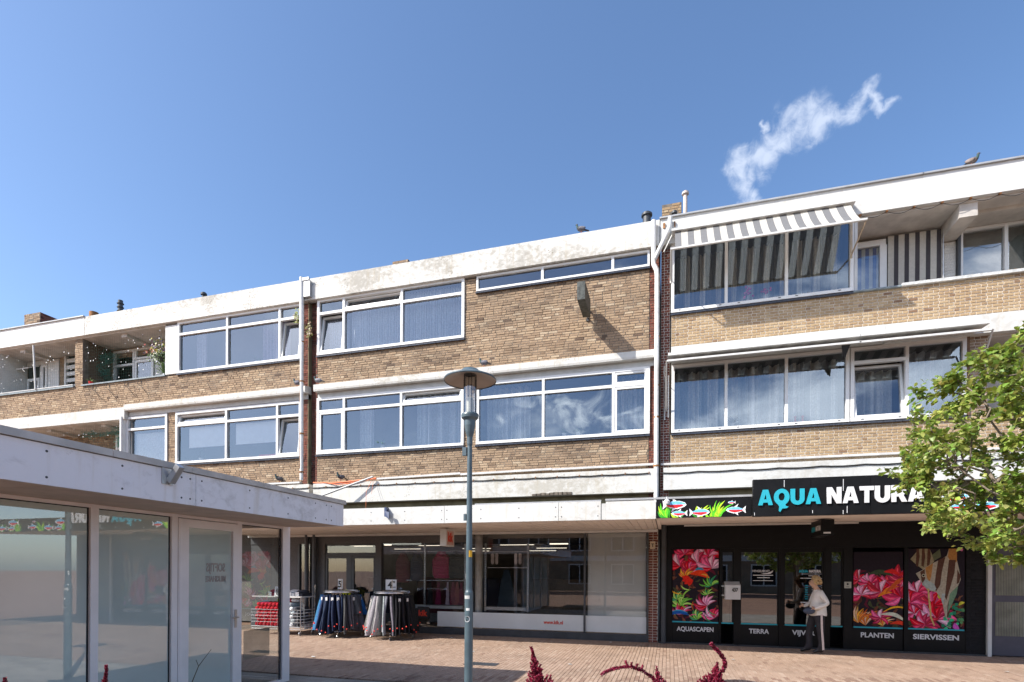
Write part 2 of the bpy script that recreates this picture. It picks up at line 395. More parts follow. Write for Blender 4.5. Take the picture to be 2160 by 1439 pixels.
# ------------------------------------------------------------------ brickwork
BRICK_MESH = {}
def brick_mesh(l, d, h, tone, mat):
    key = (round(l, 3), round(d, 3), round(h, 3), tone, mat.name)
    if key not in BRICK_MESH:
        b = MB(); e = .004
        v = [(0, e, 0), (l, e, 0), (l, d, 0), (0, d, 0), (0, e, h), (l, e, h), (l, d, h), (0, d, h), (e, 0, e), (l-e, 0, e), (l-e, 0, h-e), (e, 0, h-e)]
        b.faces(v, [(8, 9, 10, 11), (0, 1, 9, 8), (1, 5, 10, 9), (5, 4, 11, 10), (4, 0, 8, 11), (1, 2, 6, 5), (3, 0, 4, 7), (4, 5, 6, 7), (0, 3, 2, 1)], 0, tone)
        BRICK_MESH[key] = b.mesh('brick', mat)
    return BRICK_MESH[key]
def sub_rect(a, h):
    """a minus h, as list of rectangles (x0,x1,z0,z1)"""
    x0, x1, z0, z1 = a; p0, p1, q0, q1 = h
    if p1 <= x0 or p0 >= x1 or q1 <= z0 or q0 >= z1: return [a]
    out = []
    if p0 > x0: out.append((x0, p0, z0, z1)); x0 = p0
    if p1 < x1: out.append((p1, x1, z0, z1)); x1 = p1
    if q0 > z0: out.append((x0, x1, z0, q0))
    if q1 < z1: out.append((x0, x1, q1, z1))
    return out
class Bricks:
    def __init__(s): s.all = []; s.back = []
    def wall(s, X0, X1, Z0, Z1, Y, mat, holes=(), ls=.225, lh=.115, ch=.0625, joint=.011, bond='wild', rough=.004, mort=None, depth=.2, seed=1, tonebias=None):
        r = random.Random(seed)
        rects = [(X0, X1, Z0, Z1)]
        for h in holes: rects = [q for a in rects for q in sub_rect(a, h)]
        s.back.append((rects, Y, mort, depth))
        n = int(round((Z1-Z0)/ch)); ch = (Z1-Z0)/n
        for (a, b, c, d) in rects: pass
        for i in range(n):
            z = Z0+i*ch; zc = z+ch/2
            x = X0 - (ls*.5 if i % 2 else 0) - (r.random()*.1 if bond == 'wild' else 0)
            k = i
            # free spans on this course
            spans = [(X0, X1)]
            for (p0, p1, q0, q1) in holes:
                if q0 <= zc <= q1:
                    ns = []
                    for (u, w) in spans:
                        if p1 <= u or p0 >= w: ns.append((u, w)); continue
                        if p0 > u: ns.append((u, p0))
                        if p1 < w: ns.append((p1, w))
                    spans = ns
            while x < X1:
                if bond == 'wild': l = ls if r.random() < .72 else lh
                elif bond == 'flemish': l = ls if k % 2 else lh; k += 1
                else: l = ls
                if bond == 'flemish' and x < X0 and k < i+2 and i % 2: pass
                for (u, w) in spans:
                    a, b = max(x, u), min(x+l, w)
                    if b-a > .035:
                        s.all.append((a+joint/2, b-joint/2, z+joint*.45, z+ch-joint*.55, Y+r.uniform(0, rough), min(1, max(0, r.gauss(.55, .23))), mat))
                x += l
    def build(s, parent, singles=300):
        off = OFF[parent.name]
        def key(b):
            x = (b[0]+b[1])/2; t = -x*sin(YAW)*-1*-1 if False else (x*fwd.x + b[4]*fwd.y)
            z = (b[2]+b[3])/2
            vis = 1 if t > 0 and abs((x*rgt.x+b[4]*rgt.y)/t) < .94 and (z-EYE)/t > -.19 else 0
            return -vis*(b[1]-b[0])*b[4]/(t*t)
        L = sorted(s.all, key=key)
        for i, b in enumerate(L[:singles]):
            q = 5; tone = round(b[5]*q)/q
            l = round((b[1]-b[0])*100)/100; h = round((b[3]-b[2]), 3)
            o = bpy.data.objects.new('brick', brick_mesh(l, .03, h, tone, b[6])); C.objects.link(o); o.parent = parent
            o.location = (b[0]-off[0], b[4]-off[1], b[2]-off[2])
        mats = []; mb = MB(); rr = random.Random(3)
        for b in L[singles:]:
            if b[6] not in mats: mats.append(b[6])
            x0, x1, z0, z1, y, tone, m = b; e = .004; j = lambda: rr.uniform(-.0025, .0025)
            v = [(x0, y+e, z0), (x1, y+e, z0), (x1, y+.03, z0), (x0, y+.03, z0), (x0, y+e, z1), (x1, y+e, z1), (x1, y+.03, z1), (x0, y+.03, z1),
                 (x0+e, y+j(), z0+e+j()), (x1-e, y+j(), z0+e+j()), (x1-e, y+j(), z1-e+j()), (x0+e, y+j(), z1-e+j())]
            mb.faces(v, [(8, 9, 10, 11), (0, 1, 9, 8), (1, 5, 10, 9), (5, 4, 11, 10), (4, 0, 8, 11), (1, 2, 6, 5), (3, 0, 4, 7), (4, 5, 6, 7), (0, 3, 2, 1)], mats.index(m), tone)
        if mb.v: mb.build('brickwork', mats, parent, kind='stuff')
        morts = []; mb = MB()
        for rects, Y, mort, depth in s.back:
            mort = mort or M_MORT_D
            if mort not in morts: morts.append(mort)
            for (x0, x1, z0, z1) in rects: MB().box(x0, x1, Y+.011, Y+depth, z0, z1).build('wall_core', mort, parent)
        pass
# ------------------------------------------------------------------ windows
YF = 13.4
def bar(mb, x0, x1, z0, z1, y0=YF-.035, y1=YF+.06, mi=0): mb.box(x0, x1, y0, y1, z0, z1, mi)
def window(parent, x0, x1, z0, z1, mull=(), transom=None, fw=.075, sill=.07, tilts=(), sashes=(), Y=YF, gm=None, label=None, no_transom=(), thick_end=None, name='window'):
    """frame (the part) with its panes and opening sashes as sub-parts. tilts / sashes: (column, 'top'|'low')"""
    f = MB(); y0, y1 = Y-.035, Y+.06; yg = Y+.03
    gm = gm or M_GLASS
    f.box(x0, x1, y0, y1, z1-fw, z1); f.box(x0, x1, y0-.012, y1, z0, z0+sill)
    f.box(x0, x0+fw, y0, y1, z0+sill, z1-fw); f.box(x1-fw, x1, y0, y1, z0+sill, z1-fw)
    xs = [x0+fw] + [m for m in mull] + [x1-fw]
    for m in mull: f.box(m-.032, m+.032, y0+.002, y1-.002, z0+sill, z1-fw)
    cols = []
    for i in range(len(xs)-1):
        a = xs[i] + (.032 if i else 0); b = xs[i+1] - (.032 if i < len(xs)-2 else 0); cols.append((a, b))
    cells = []
    for i, (a, b) in enumerate(cols):
        if transom and i not in no_transom:
            f.box(a, b, y0+.004, y1-.004, transom-.035, transom+.035)
            cells.append((i, 'low', a, b, z0+sill, transom-.035)); cells.append((i, 'top', a, b, transom+.035, z1-fw))
        else: cells.append((i, 'low', a, b, z0+sill, z1-fw))
    w = f.build(name, M_WHITE, parent)
    if label: w['label'] = label
    for (i, k, a, b, c, d) in cells:
        if (i, k) in tilts or (i, k) in sashes:
            s = MB(); sw = .055
            s.box(a+.004, b-.004, y0+.012, y1-.006, c+.004, c+sw); s.box(a+.004, b-.004, y0+.012, y1-.006, d-sw, d-.004)
            s.box(a+.004, a+sw, y0+.012, y1-.006, c+sw, d-sw); s.box(b-sw, b-.004, y0+.012, y1-.006, c+sw, d-sw)
            g = MB(); g.face([(a+sw, yg, c+sw), (b-sw, yg, c+sw), (b-sw, yg, d-sw), (a+sw, yg, d-sw)])
            if (i, k) in tilts:
                R = Matrix.Translation((0, Y+.02, c)) @ Matrix.Rotation(radians(-8 if k == 'low' else -17), 4, 'X') @ Matrix.Translation((0, -Y-.02, -c))
                s.xform(R); g.xform(R)
            s.build('sash', M_WHITE, w); g.build('pane', gm, w)
        else:
            g = MB(); g.face([(a-.003, yg, c-.003), (b+.003, yg, c-.003), (b+.003, yg, d+.003), (a-.003, yg, d+.003)]); g.build('pane', gm, w)
    return w
def sill_course(parent, x0, x1, z, n=None):
    """dark glazed tiles under a window, each one a part"""
    L = x1-x0; n = int(L/.115); key = None
    for i in range(n):
        x = x0+i*L/n
        k = ('st', round(L/n, 4))
        if k not in BRICK_MESH:
            b = MB(); w = L/n-.006
            b.faces([(0, 0, .0), (w, 0, .0), (w, .09, .008), (0, .09, .008), (0, 0, .038), (w, 0, .038), (w, .09, .055), (0, .09, .055)],
                    [(0, 1, 5, 4), (1, 2, 6, 5), (3, 0, 4, 7), (4, 5, 6, 7), (0, 3, 2, 1)]); BRICK_MESH[k] = b.mesh('tile', M_DSILL)
        o = bpy.data.objects.new('tile', BRICK_MESH[k]); C.objects.link(o); o.parent = parent
        off = OFF[parent.name]; o.location = (x-off[0], YF-.055-off[1], z-off[2]+rnd.uniform(-.002, .002)); o.rotation_euler.x = rnd.uniform(-.02, .02)
def ledge(parent, x0, x1, z=7.0, drop=.22, yf=13.21, ends=True, mat=None, panel=True):
    m = MB()
    prof = [(YF+.1, z+.0), (YF-.0, z+.0), (yf, z-.035), (yf, z-drop+.05), (yf+.012, z-drop), (YF+.1, z-drop)]
    P0 = [(x0, a, b) for a, b in prof]; P1 = [(x1, a, b) for a, b in prof]; n = len(prof)
    m.faces(P0+P1, [(i, (i+1) % n, n+(i+1) % n, n+i)[::-1] for i in range(n)] + [tuple(range(n)), tuple(range(n, 2*n))[::-1]])
    m.build('concrete_ledge', mat or M_BAND, parent)
    if panel:
        p = MB(); p.box(x0+.03, x1-.02, YF-.02, YF+.1, 6.635, z-drop-.002); p.build('lintel_panel', M_GREYW, parent)
def fascia(parent, x0, x1, mat, cap=False, zb=9.445, zt=10.06, yf=13.28, depth=.2):
    m = MB(); m.box(x0, x1, yf, yf+depth, zb, zb+.40); m.box(x0+.0, x1-.0, yf+.014, yf+depth, zb+.404, zt)
    m.build('roof_fascia', mat, parent)
    if cap:
        m = MB(); m.box(x0-.02, x1, yf-.03, yf+depth+.05, zt+.003, zt+.035); m.build('roof_capping', M_FLASH, parent)
def rooms(parent, cells, zf, zc, yb, mat=None, front=YF+.16):
    m = MB()
    for (a, b) in cells:
        m.face([(a, yb, zf), (b, yb, zf), (b, yb, zc), (a, yb, zc)]); m.face([(a, front, zf), (b, front, zf), (b, yb, zf), (a, yb, zf)])
        m.face([(a, front, zc), (a, yb, zc), (b, yb, zc), (b, front, zc)]); m.face([(a, front, zf), (a, yb, zf), (a, yb, zc), (a, front, zc)]); m.face([(b, front, zf), (b, front, zc), (b, yb, zc), (b, yb, zf)])
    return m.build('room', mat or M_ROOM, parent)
def curtain(x0, x1, z0, z1, y, col, label, pleat=.09, amp=.03, group=None, colf=None, name='curtain'):
    m = MB(); n = max(4, int((x1-x0)/pleat*8)); ph = rnd.random()*6; pts = []
    for i in range(n+1):
        x = x0+(x1-x0)*i/n; t = (x-x0)/pleat
        pts.append((x, y+amp*sin(2*pi*t+ph+.8*sin(t*.7))+amp*.4*sin(2*pi*t*2.3+ph)))
    for i in range(n):
        a, b = pts[i], pts[i+1]; c = colf((a[0]+b[0])/2) if colf else col
        zz = [z0+(z1-z0)*k/2 for k in range(3)]
        for k in range(2): m.face([(a[0], a[1], zz[k]), (b[0], b[1], zz[k]), (b[0], b[1], zz[k+1]), (a[0], a[1], zz[k+1])], 0, .5, c, True)
    return solo(m, name, M_CURT, label, 'curtain', group)

# ------------------------------------------------------------------ ground
gr = MB(); gr.face([(-400, -400, -.05), (400, -400, -.05), (400, 400, -.05), (-400, 400, -.05)])
t = MT('street_paving', .9, 0, .25); bk = t.n.new('ShaderNodeTexBrick'); t.link(t.pos, bk.inputs['Vector']); bk.inputs['Scale'].default_value = 1
bk.inputs['Color1'].default_value = (.30, .17, .11, 1); bk.inputs['Color2'].default_value = (.40, .24, .17, 1); bk.inputs['Mortar'].default_value = (.12, .08, .06, 1)
bk.inputs['Mortar Size'].default_value = .004; bk.inputs['Brick Width'].default_value = .21; bk.inputs['Row Height'].default_value = .07
t.col(t.mix(t.mr(t.noise(.4, 5), .35, .7, 0, .3), bk.outputs[0], (.16, .11, .08))); M_STREET = t.m
g = gr.build('ground', M_STREET, None, kind='structure'); g['label'] = 'reddish paved square'
# pavement of narrow clay pavers: long joints run towards the shops, a lighter strip of concrete tiles by the pavilion
pv = thing('pavement', 'reddish clay brick pavement in front of the shops', 'x', (0, 10, 0)); del pv['category']; del pv['label']; pv['kind'] = 'structure'
base = MB(); base.box(-12.5, 9.5, 3.2, 14.2, -.045, -.018); base.build('sand_bed', M_SANDJ, pv)
PM = {}
def paver_mesh(l, w, tone):
    k = (l, w, tone)
    if k not in PM:
        b = MB(); e = .003; h = .018
        b.faces([(0, 0, -h), (w, 0, -h), (w, l, -h), (0, l, -h), (e, e, 0), (w-e, e, 0), (w-e, l-e, 0), (e, l-e, 0)], [(4, 5, 6, 7), (0, 1, 5, 4), (1, 2, 6, 5), (2, 3, 7, 6), (3, 0, 4, 7)], 0, tone)
        PM[k] = b.mesh('paver', M_PAVER)
    return PM[k]
pav = []
pw, pl = .0675, .2075
nx = int((7.6+11.5)/pw)
for i in range(nx):
    x = -11.5+i*pw; y = 6.9-rnd.choice((0, .5, .25))*pl
    yend = 14.15 if x < -9.9 else 13.42
    rough = noise.noise(Vector((x*1.1, 0, 0)))*.02
    off = (i % 2)*pl/2
    y = 7.46+rnd.uniform(-.004, .004)-(0 if i % 2 else 0); first = True
    while y < yend:
        l = min(pl*(.5 if first and i % 2 else 1), yend-y); first = False
        if l > .05:
            z = .004*noise.noise(Vector((x*.9, y*.9, 0)))+rnd.uniform(-.0012, .0012)
            big = noise.noise(Vector((x*.5, y*.5, 3)))
            pav.append((x+rnd.uniform(-.0015, .0015), y, l-.003, z, min(1, max(0, rnd.gauss(.55+.25*big, .17)))))
        y += l if l < pl*.6 else pl
# kerb-like soldier strip separating the shop front zone
def pkey(p):
    t_ = p[0]*fwd.x+p[1]*fwd.y; a = (p[0]*rgt.x+p[1]*rgt.y)/t_; b = 1.7/t_
    return (0 if abs(a) < .95 and b < .207 else 1, t_)
pav.sort(key=pkey)
for p in pav[:300]:
    o = bpy.data.objects.new('paver', paver_mesh(round(p[2], 2), pw-.0022, round(p[4]*6)/6)); C.objects.link(o); o.parent = pv; o.location = (p[0], p[1]-10, p[3])
mb = MB()
for (x, y, l, z, tn) in pav[300:]:
    e = .003; w = pw-.0022; h = .018
    mb.faces([(x, y, z-h), (x+w, y, z-h), (x+w, y+l, z-h), (x, y+l, z-h), (x+e, y+e, z), (x+w-e, y+e, z), (x+w-e, y+l-e, z), (x+e, y+l-e, z)], [(4, 5, 6, 7), (0, 1, 5, 4), (1, 2, 6, 5), (3, 0, 4, 7)], 0, tn)
mb.build('pavers', M_PAVER, pv, kind='stuff')
# grey concrete tiles nearer the camera
M_TILE = brick_mat('grey_concrete_tile', [(0, (.30, .27, .23)), (.5, (.38, .34, .29)), (1, (.45, .41, .35))], .15)
tb = MB(); y = 3.3
while y < 7.35:
    x = -12.0+rnd.random()*.1
    while x < 8:
        tb.box(x, x+.205, y, y+.145, -.02, rnd.uniform(-.001, .001), 0, rnd.random(), None, ('-z',)); x += .21
    y += .15
tb.build('concrete_tiles', M_TILE, pv, kind='stuff')
dg_ = MB(); dg_.box(-3.55, -2.95, 9.15, 9.42, -.01, .008); dg_.box(-3.42, -3.08, 9.25, 9.32, .008, .013)
drain = solo(dg_, 'drain_cover', M_DGREY, 'small dark metal drain cover set in the paving beyond the lamp post', 'drain cover')
for k, (x, y, c) in enumerate([(-3.9, 10.6, .7), (-1.7, 9.7, .65), (-5.2, 12.6, .75), (-1.3, 13.0, .6), (4.55, 12.6, .8), (1.2, 11.2, .6), (5.6, 11.3, .6), (-6.6, 9.0, .5)]):
    m = MB(); a = rnd.random()*3; m.face([(x+.035*cos(a+q)*(1.4 if q % 2 else 1), y+.05*sin(a+q), .012+.006*(q % 2)) for q in (0, 1.4, 2.9, 4.4)])
    o = solo(m, 'litter', M_WPAINT, 'scrap of pale litter lying on the brick pavement', 'litter', 'scraps of litter on the pavement')

# ------------------------------------------------------------------ apartment building, left block
BL = thing('apartment_building', 'left apartment block of brown brick with recessed balconies behind netting', 'building', (-17, 13.4, 0))
b = Bricks(); K = dict(mat=M_BROWN, mort=M_MORT_D, bond='wild', rough=.009)
b.wall(-24.6, -10.27, 6.96, 7.80, YF, seed=1, **K)
b.wall(-24.6, -10.27, 4.14, 7.0, YF, seed=2, holes=[(-24.6, -16.97, 4.98, 7.0), (-16.97, -15.24, 4.98, 7.0), (-14.9, -10.27, 4.98, 7.0)], **K)
b.wall(-19.26, -18.9, 7.80, 9.40, YF, seed=3, **K)
b.wall(-10.27, -10.06, 4.14, 9.40, YF+.01, seed=4, mat=M_RED, mort=M_MORT_D, rough=.006)
b.wall(-10.04, -9.84, 3.2, 9.9, YF+.14, seed=5, mat=M_RED, mort=M_MORT_D, rough=.006)
b.build(BL)
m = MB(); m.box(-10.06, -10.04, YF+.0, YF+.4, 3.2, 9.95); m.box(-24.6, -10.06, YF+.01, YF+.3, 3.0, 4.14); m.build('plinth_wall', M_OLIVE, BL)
m = MB(); m.box(-24.6, -10.0, 13.42, 22, 9.62, 9.72); m.build('roof', M_TAR, BL)
m = MB(); m.box(-24.6, -9.9, 14.6, 21.9, 0, 9.6); m.build('rear_wall', M_ROOMD, BL)
fascia(BL, -24.6, -18.68, M_CONCG, True); fascia(BL, -18.66, -10.0, M_CONC)
# balconies: slabs, soffits with beams, back walls
m = MB(); m.box(-24.6, -15.32, YF-.02, 14.62, 9.40, 9.52)
for x in (-21.9, -17.2): m.box(x-.12, x+.12, YF+.1, 14.45, 9.30, 9.40)
m.box(-24.6, -16.99, YF-.02, 14.62, 6.50, 6.62)
for x in (-20.6, -18.1): m.box(x-.1, x+.1, YF+.1, 14.45, 6.42, 6.50)
m.build('balcony_soffit', M_SOFF, BL)
m = MB(); m.box(-24.6, -15.32, YF+.2, 14.62, 6.98, 7.06); m.box(-24.6, -17.0, YF+.2, 14.62, 4.16, 4.24); m.build('balcony_floor', M_GREYW, BL)
m = MB(); m.box(-23.2, -23.1, YF+.05, 14.4, 7.06, 9.4); m.build('balcony_side_wall', M_WPAINT, BL)
b2 = Bricks(); b2.wall(-24.6, -15.32, 7.06, 9.40, 14.4, M_BROWN, holes=[(-23.09, -21.45, 7.06, 9.40), (-21.02, -20.3, 7.06, 9.4), (-18.8, -15.4, 7.06, 9.1)], seed=8, rough=.004, mort=M_MORT_D, depth=.1)
b2.wall(-24.6, -17.0, 4.24, 6.5, 14.4, M_BROWN, holes=[(-18.7, -17.0, 4.24, 6.4)], seed=9, rough=.004, mort=M_MORT_D, depth=.1)
b2.build(BL, 0)
# side return of the brick pier, towards the second balcony
m = MB(); m.box(-19.05, -18.93, YF+.2, 14.39, 7.06, 9.4); m.build('balcony_partition', M_BROWN, BL)
m = MB(); m.box(-24.6, -19.27, YF-.05, YF+.26, 7.80, 7.86); m.box(-18.9, -15.33, YF-.05, YF+.26, 7.80, 7.84); m.build('balcony_coping', M_SLATE, BL)
m = MB(); m.box(-24.6, -19.27, YF-.06, YF-.02, 7.862, 7.885); m.build('coping_edge', M_WPAINT, BL)
m = MB(); m.box(-15.32, -14.86, YF-.03, YF+.2, 7.84, 9.37); m.build('white_panel', M_WPAINT, BL)
m = MB(); m.tube([(-21.1, 13.33, 9.38), (-20.99, 13.33, 7.86)], .03, 8); m.build('balcony_pole', M_WPAINT, BL)
def backdoor(x0, x1, z0, z1, Y, glassz=None, name='door', lab=None):
    f = MB(); w = .09
    f.box(x0, x0+w, Y-.03, Y+.05, z0, z1); f.box(x1-w, x1, Y-.03, Y+.05, z0, z1); f.box(x0+w, x1-w, Y-.03, Y+.05, z1-w, z1); f.box(x0+w, x1-w, Y-.03, Y+.05, z0, z0+.35)
    d = f.build(name, M_WHITE, BL)
    g = MB(); g.face([(x0+w, Y, z0+.35), (x1-w, Y, z0+.35), (x1-w, Y, z1-w), (x0+w, Y, z1-w)]); g.build('pane', M_DGLASS, d)
    if lab: d['label'] = lab
backdoor(-23.05, -22.42, 7.06, 8.75, 14.38); backdoor(-22.3, -22.02, 7.06, 9.2, 14.38, name='window')
m = MB(); m.box(-22.0, -21.45, 14.37, 14.43, 7.06, 9.36); m.box(-23.09, -22.0, 14.37, 14.43, 9.22, 9.38); m.box(-22.41, -22.31, 14.37, 14.43, 7.06, 9.2); m.build('white_board', M_WPAINT, BL)
f = MB(); R = Matrix.Translation((0, 14.35, 9.18)) @ Matrix.Rotation(radians(-62), 4, 'X') @ Matrix.Translation((0, -14.35, -9.18))
f.box(-23.05, -22.42, 14.33, 14.37, 8.78, 8.83); f.box(-23.05, -22.42, 14.33, 14.37, 9.13, 9.18); f.box(-23.05, -23.0, 14.33, 14.37, 8.83, 9.13); f.box(-22.47, -22.42, 14.33, 14.37, 8.83, 9.13); f.xform(R)
f.build('open_fanlight', M_WPAINT, BL)
m = MB(); m.box(-23.03, -22.44, 14.39, 14.42, 8.77, 9.2); m.build('fanlight_opening', M_BLACKM, BL)
for k in range(9):
    m = MB(); z = 7.25+k*.235; m.box(-20.98, -20.35, 14.30, 14.36, z, z+.13); m.build('slat', M_WPAINT, BL)
m = MB(); m.box(-21.04, -20.96, 14.28, 14.38, 7.06, 9.38); m.box(-20.95, -20.3, 14.39, 14.42, 7.06, 9.38, 1); m.build('slat_frame', [M_WPAINT, M_BLACKM], BL)
window(BL, -18.78, -17.82, 7.06, 9.32, (), 8.80, Y=14.38, gm=M_DGLASS); window(BL, -17.8, -16.9, 8.93, 9.32, (), None, Y=14.38, gm=M_DGLASS)
backdoor(-17.78, -16.95, 7.06, 8.9, 14.36)
m = MB(); m.box(-16.9, -15.3, 14.36, 14.44, 7.06, 9.4); m.build('white_board', M_WPAINT, BL)
window(BL, -18.65, -17.9, 4.24, 6.4, (), 5.9, Y=14.38, gm=M_DGLASS); m = MB(); m.box(-17.88, -17.0, 14.36, 14.44, 4.24, 6.5); m.build('white_board', M_WPAINT, BL)
# 1F band and ledge
m = MB(); m.box(-24.6, -21.2, 13.24, 13.6, 6.52, 6.90); m.box(-21.19, -16.85, 13.24, 13.6, 6.515, 6.90); m.build('floor_band', M_CONC2, BL)
ledge(BL, -16.84, -10.02); m = MB(); m.box(-16.99, -16.93, 13.2, 13.55, 4.98, 6.60); m.build('balcony_post', M_WHITE, BL)
window(BL, -16.92, -15.24, 4.99, 6.61, (), 6.20)
window(BL, -14.9, -10.27, 4.99, 6.61, (-12.95, -11.10), 6.20, sashes=(), tilts=((2, 'low'), (0, 'top')))
window(BL, -14.84, -10.27, 7.83, 9.45, (-12.93, -11.03), 9.05, tilts=((2, 'low'),))
sill_course(BL, -14.9, -10.25, 4.93); sill_course(BL, -14.86, -10.25, 7.775)
m = MB(); m.box(-24.6, -9.86, 13.2, 13.42, 3.58, 4.14); m.build('shop_band', M_BAND, BL)
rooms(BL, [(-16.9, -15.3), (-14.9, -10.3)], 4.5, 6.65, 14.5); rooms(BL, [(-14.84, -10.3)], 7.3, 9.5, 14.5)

# ------------------------------------------------------------------ centre block
BC = thing('apartment_building', 'middle apartment block of brown brick, plain wall beneath a strip window', 'building', (-5, 13.4, 0))
b = Bricks()
b.wall(-9.80, -9.745, 4.14, 9.4, YF, M_RED, mort=M_MORT_D, seed=11)
b.wall(-9.745, -0.467, 6.96, 9.40, YF, seed=12, holes=[(-9.745, -5.22, 7.85, 9.5), (-4.88, -.467, 9.02, 9.5)], **K)
b.wall(-9.745, -0.467, 4.14, 7.0, YF, seed=13, holes=[(-9.745, -5.22, 4.99, 7.0), (-4.88, -.445, 4.99, 7.0)], **K)
b.wall(-0.467, -0.25, 3.05, 9.4, YF+.012, M_RED, mort=M_MORT_D, seed=14, rough=.006)
b.wall(-0.455, -0.235, 0, 2.72, YF-.03, M_RED, mort=M_MORT_L, seed=15, rough=.003, ls=.21, lh=.1, ch=.0635, bond='flemish')
b.build(BC)
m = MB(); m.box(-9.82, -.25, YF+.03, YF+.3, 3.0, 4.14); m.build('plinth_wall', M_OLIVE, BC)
m = MB(); m.box(-9.82, -.25, 13.42, 22, 9.62, 9.72); m.build('roof', M_TAR, BC)
m = MB(); m.box(-9.8, -.24, 14.6, 21.9, 2.8, 9.6); m.build('rear_wall', M_ROOMD, BC)
fascia(BC, -9.98, -.24, M_CONC)
ledge(BC, -9.74, -.26)
window(BC, -9.74, -5.22, 7.86, 9.46, (-8.874, -7.054), 9.05, tilts=((0, 'low'), (1, 'top')))
window(BC, -4.88, -.467, 9.03, 9.43, (-3.107, -1.343), None, fw=.05, sill=.05, tilts=())
window(BC, -9.74, -5.22, 5.01, 6.63, (-8.852, -7.057), 6.24, sashes=((0, 'low'),), tilts=((2, 'top'),))
window(BC, -4.87, -.447, 5.01, 6.63, (-3.067, -1.313), 6.225, sashes=((2, 'low'), (2, 'top')))
sill_course(BC, -9.76, -5.2, 4.95); sill_course(BC, -4.9, -.44, 4.95); sill_course(BC, -9.76, -5.2, 7.80); sill_course(BC, -4.9, -.45, 8.975)
m = MB(); m.box(-9.72, -.30, 13.2, 13.42, 3.58, 4.14); m.build('shop_band', M_BAND, BC)
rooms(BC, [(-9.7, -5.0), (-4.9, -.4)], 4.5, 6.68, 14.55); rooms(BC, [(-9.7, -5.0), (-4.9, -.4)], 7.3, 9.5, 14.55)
# cracked patch in the shop band
m = MB()
for k in range(9): m.box(-3.3+k*.11, -3.3+k*.11+.13, 13.185, 13.203, 3.585, 3.62+rnd.uniform(0, .04))
m.build('spalled_patch', M_MORT_D, BC)

# ------------------------------------------------------------------ right block
BR = thing('apartment_building', 'right apartment block of yellow brick with striped awnings', 'building', (3.5, 13.4, 0))
b = Bricks(); KY = dict(mat=M_YELLOW, mort=M_MORT_L, bond='flemish', ls=.172, lh=.107, ch=.0635, joint=.012, rough=.003)
b.wall(-0.20, 0.005, 3.05, 9.4, YF, M_RED, mort=M_MORT_L, seed=21, bond='flemish', ls=.14, lh=.08, ch=.0635, joint=.012, rough=.002)
b.wall(0.04, 7.6, 6.99, 7.80, YF, seed=22, **KY)
b.wall(0.04, 7.6, 4.14, 4.96, YF, seed=23, **KY)
b.wall(5.98, 6.30, 4.98, 6.6, YF, seed=24, mat=M_BROWN, mort=M_MORT_L, ls=.172, lh=.107, ch=.0635, bond='flemish')
b.wall(5.80, 6.12, 7.1, 9.1, 14.3, seed=25, mat=M_WBRICK, mort=M_WPAINT, ls=.2, lh=.1, ch=.0635, bond='run', depth=.1)
b.build(BR)
m = MB(); m.box(.005, .04, YF+.06, YF+.3, 4.14, 9.4); m.build('shadow_gap', M_MORT_D, BR)
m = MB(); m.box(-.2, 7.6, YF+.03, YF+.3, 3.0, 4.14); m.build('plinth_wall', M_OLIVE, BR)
m = MB(); m.box(-.2, 7.6, 13.42, 22, 9.62, 9.72); m.build('roof', M_TAR, BR)
m = MB(); m.box(-.2, 7.6, 14.62, 21.9, 2.8, 9.6); m.box(7.6, 7.8, 13.3, 22, 0, 9.9); m.build('rear_wall', M_ROOMD, BR)
fascia(BR, -.22, 5.1, M_CONC2, True); fascia(BR, 5.102, 7.6, M_WPAINT, True)
# upper balcony recess
m = MB(); m.box(3.86, 7.6, YF-.02, 14.62, 9.40, 9.52); m.box(5.80, 6.12, YF+.02, 14.4, 9.12, 9.40); m.build('balcony_soffit', M_SOFF, BR)
m = MB(); m.box(6.12, 7.6, YF+.35, 14.3, 9.33, 9.40); m.build('soffit_board', M_SOFF, BR)
m = MB(); m.box(3.86, 7.6, YF+.2, 14.62, 6.98, 7.06); m.build('balcony_floor', M_GREYW, BR)
m = MB(); m.box(3.84, 4.75, YF-.06, YF+.25, 7.80, 7.83); m.build('balcony_coping', M_SLATE, BR)
m = MB(); m.box(4.75, 7.6, YF-.07, YF+.27, 7.805, 7.865); m.build('balcony_coping', M_LEAD, BR)
m = MB()
for k in range(70):
    x = 4.85+rnd.random()*2.6; m.tube([(x, YF-.04+rnd.random()*.2, 7.865), (x+rnd.uniform(-.02, .02), YF+.0, 7.865+rnd.uniform(.015, .05))], .004, 3, caps=False)
m.build('moss_tufts', plain('dry_moss', (.32, .22, .12), .9), BR, kind='stuff')
# door and striped wind cloth at the back of the balcony
f = MB(); f.box(3.9, 4.72, 14.16, 14.24, 9.17, 9.30); f.box(4.60, 4.74, 14.16, 14.24, 7.1, 9.17); f.box(3.9, 3.96, 14.16, 14.24, 7.1, 9.17)
d = f.build('door', M_WHITE, BR); g = MB(); g.face([(3.96, 14.2, 7.1), (4.6, 14.2, 7.1), (4.6, 14.2, 9.17), (3.96, 14.2, 9.17)]); g.build('pane', M_GLASS, d)
window(BR, 6.17, 7.55, 7.1, 9.32, (7.02,), None, fw=.06, Y=14.28, gm=M_PGLASS)
m = MB(); m.box(6.12, 6.17, 14.2, 14.4, 7.1, 9.33); m.build('dark_post', M_DGREY, BR)
rooms(BR, [(6.2, 7.5)], 7.1, 9.35, 14.6, plain('frosted_blind', (.24, .26, .24), .9), 14.42)
window(BR, .03, 3.85, 7.84, 9.46, (1.255, 2.52), None, fw=.07, sill=.07, thick_end=1)
m = MB(); m.box(3.86, 3.92, YF-.03, 14.35, 7.84, 9.4); m.build('balcony_side_wall', M_WPAINT, BR)
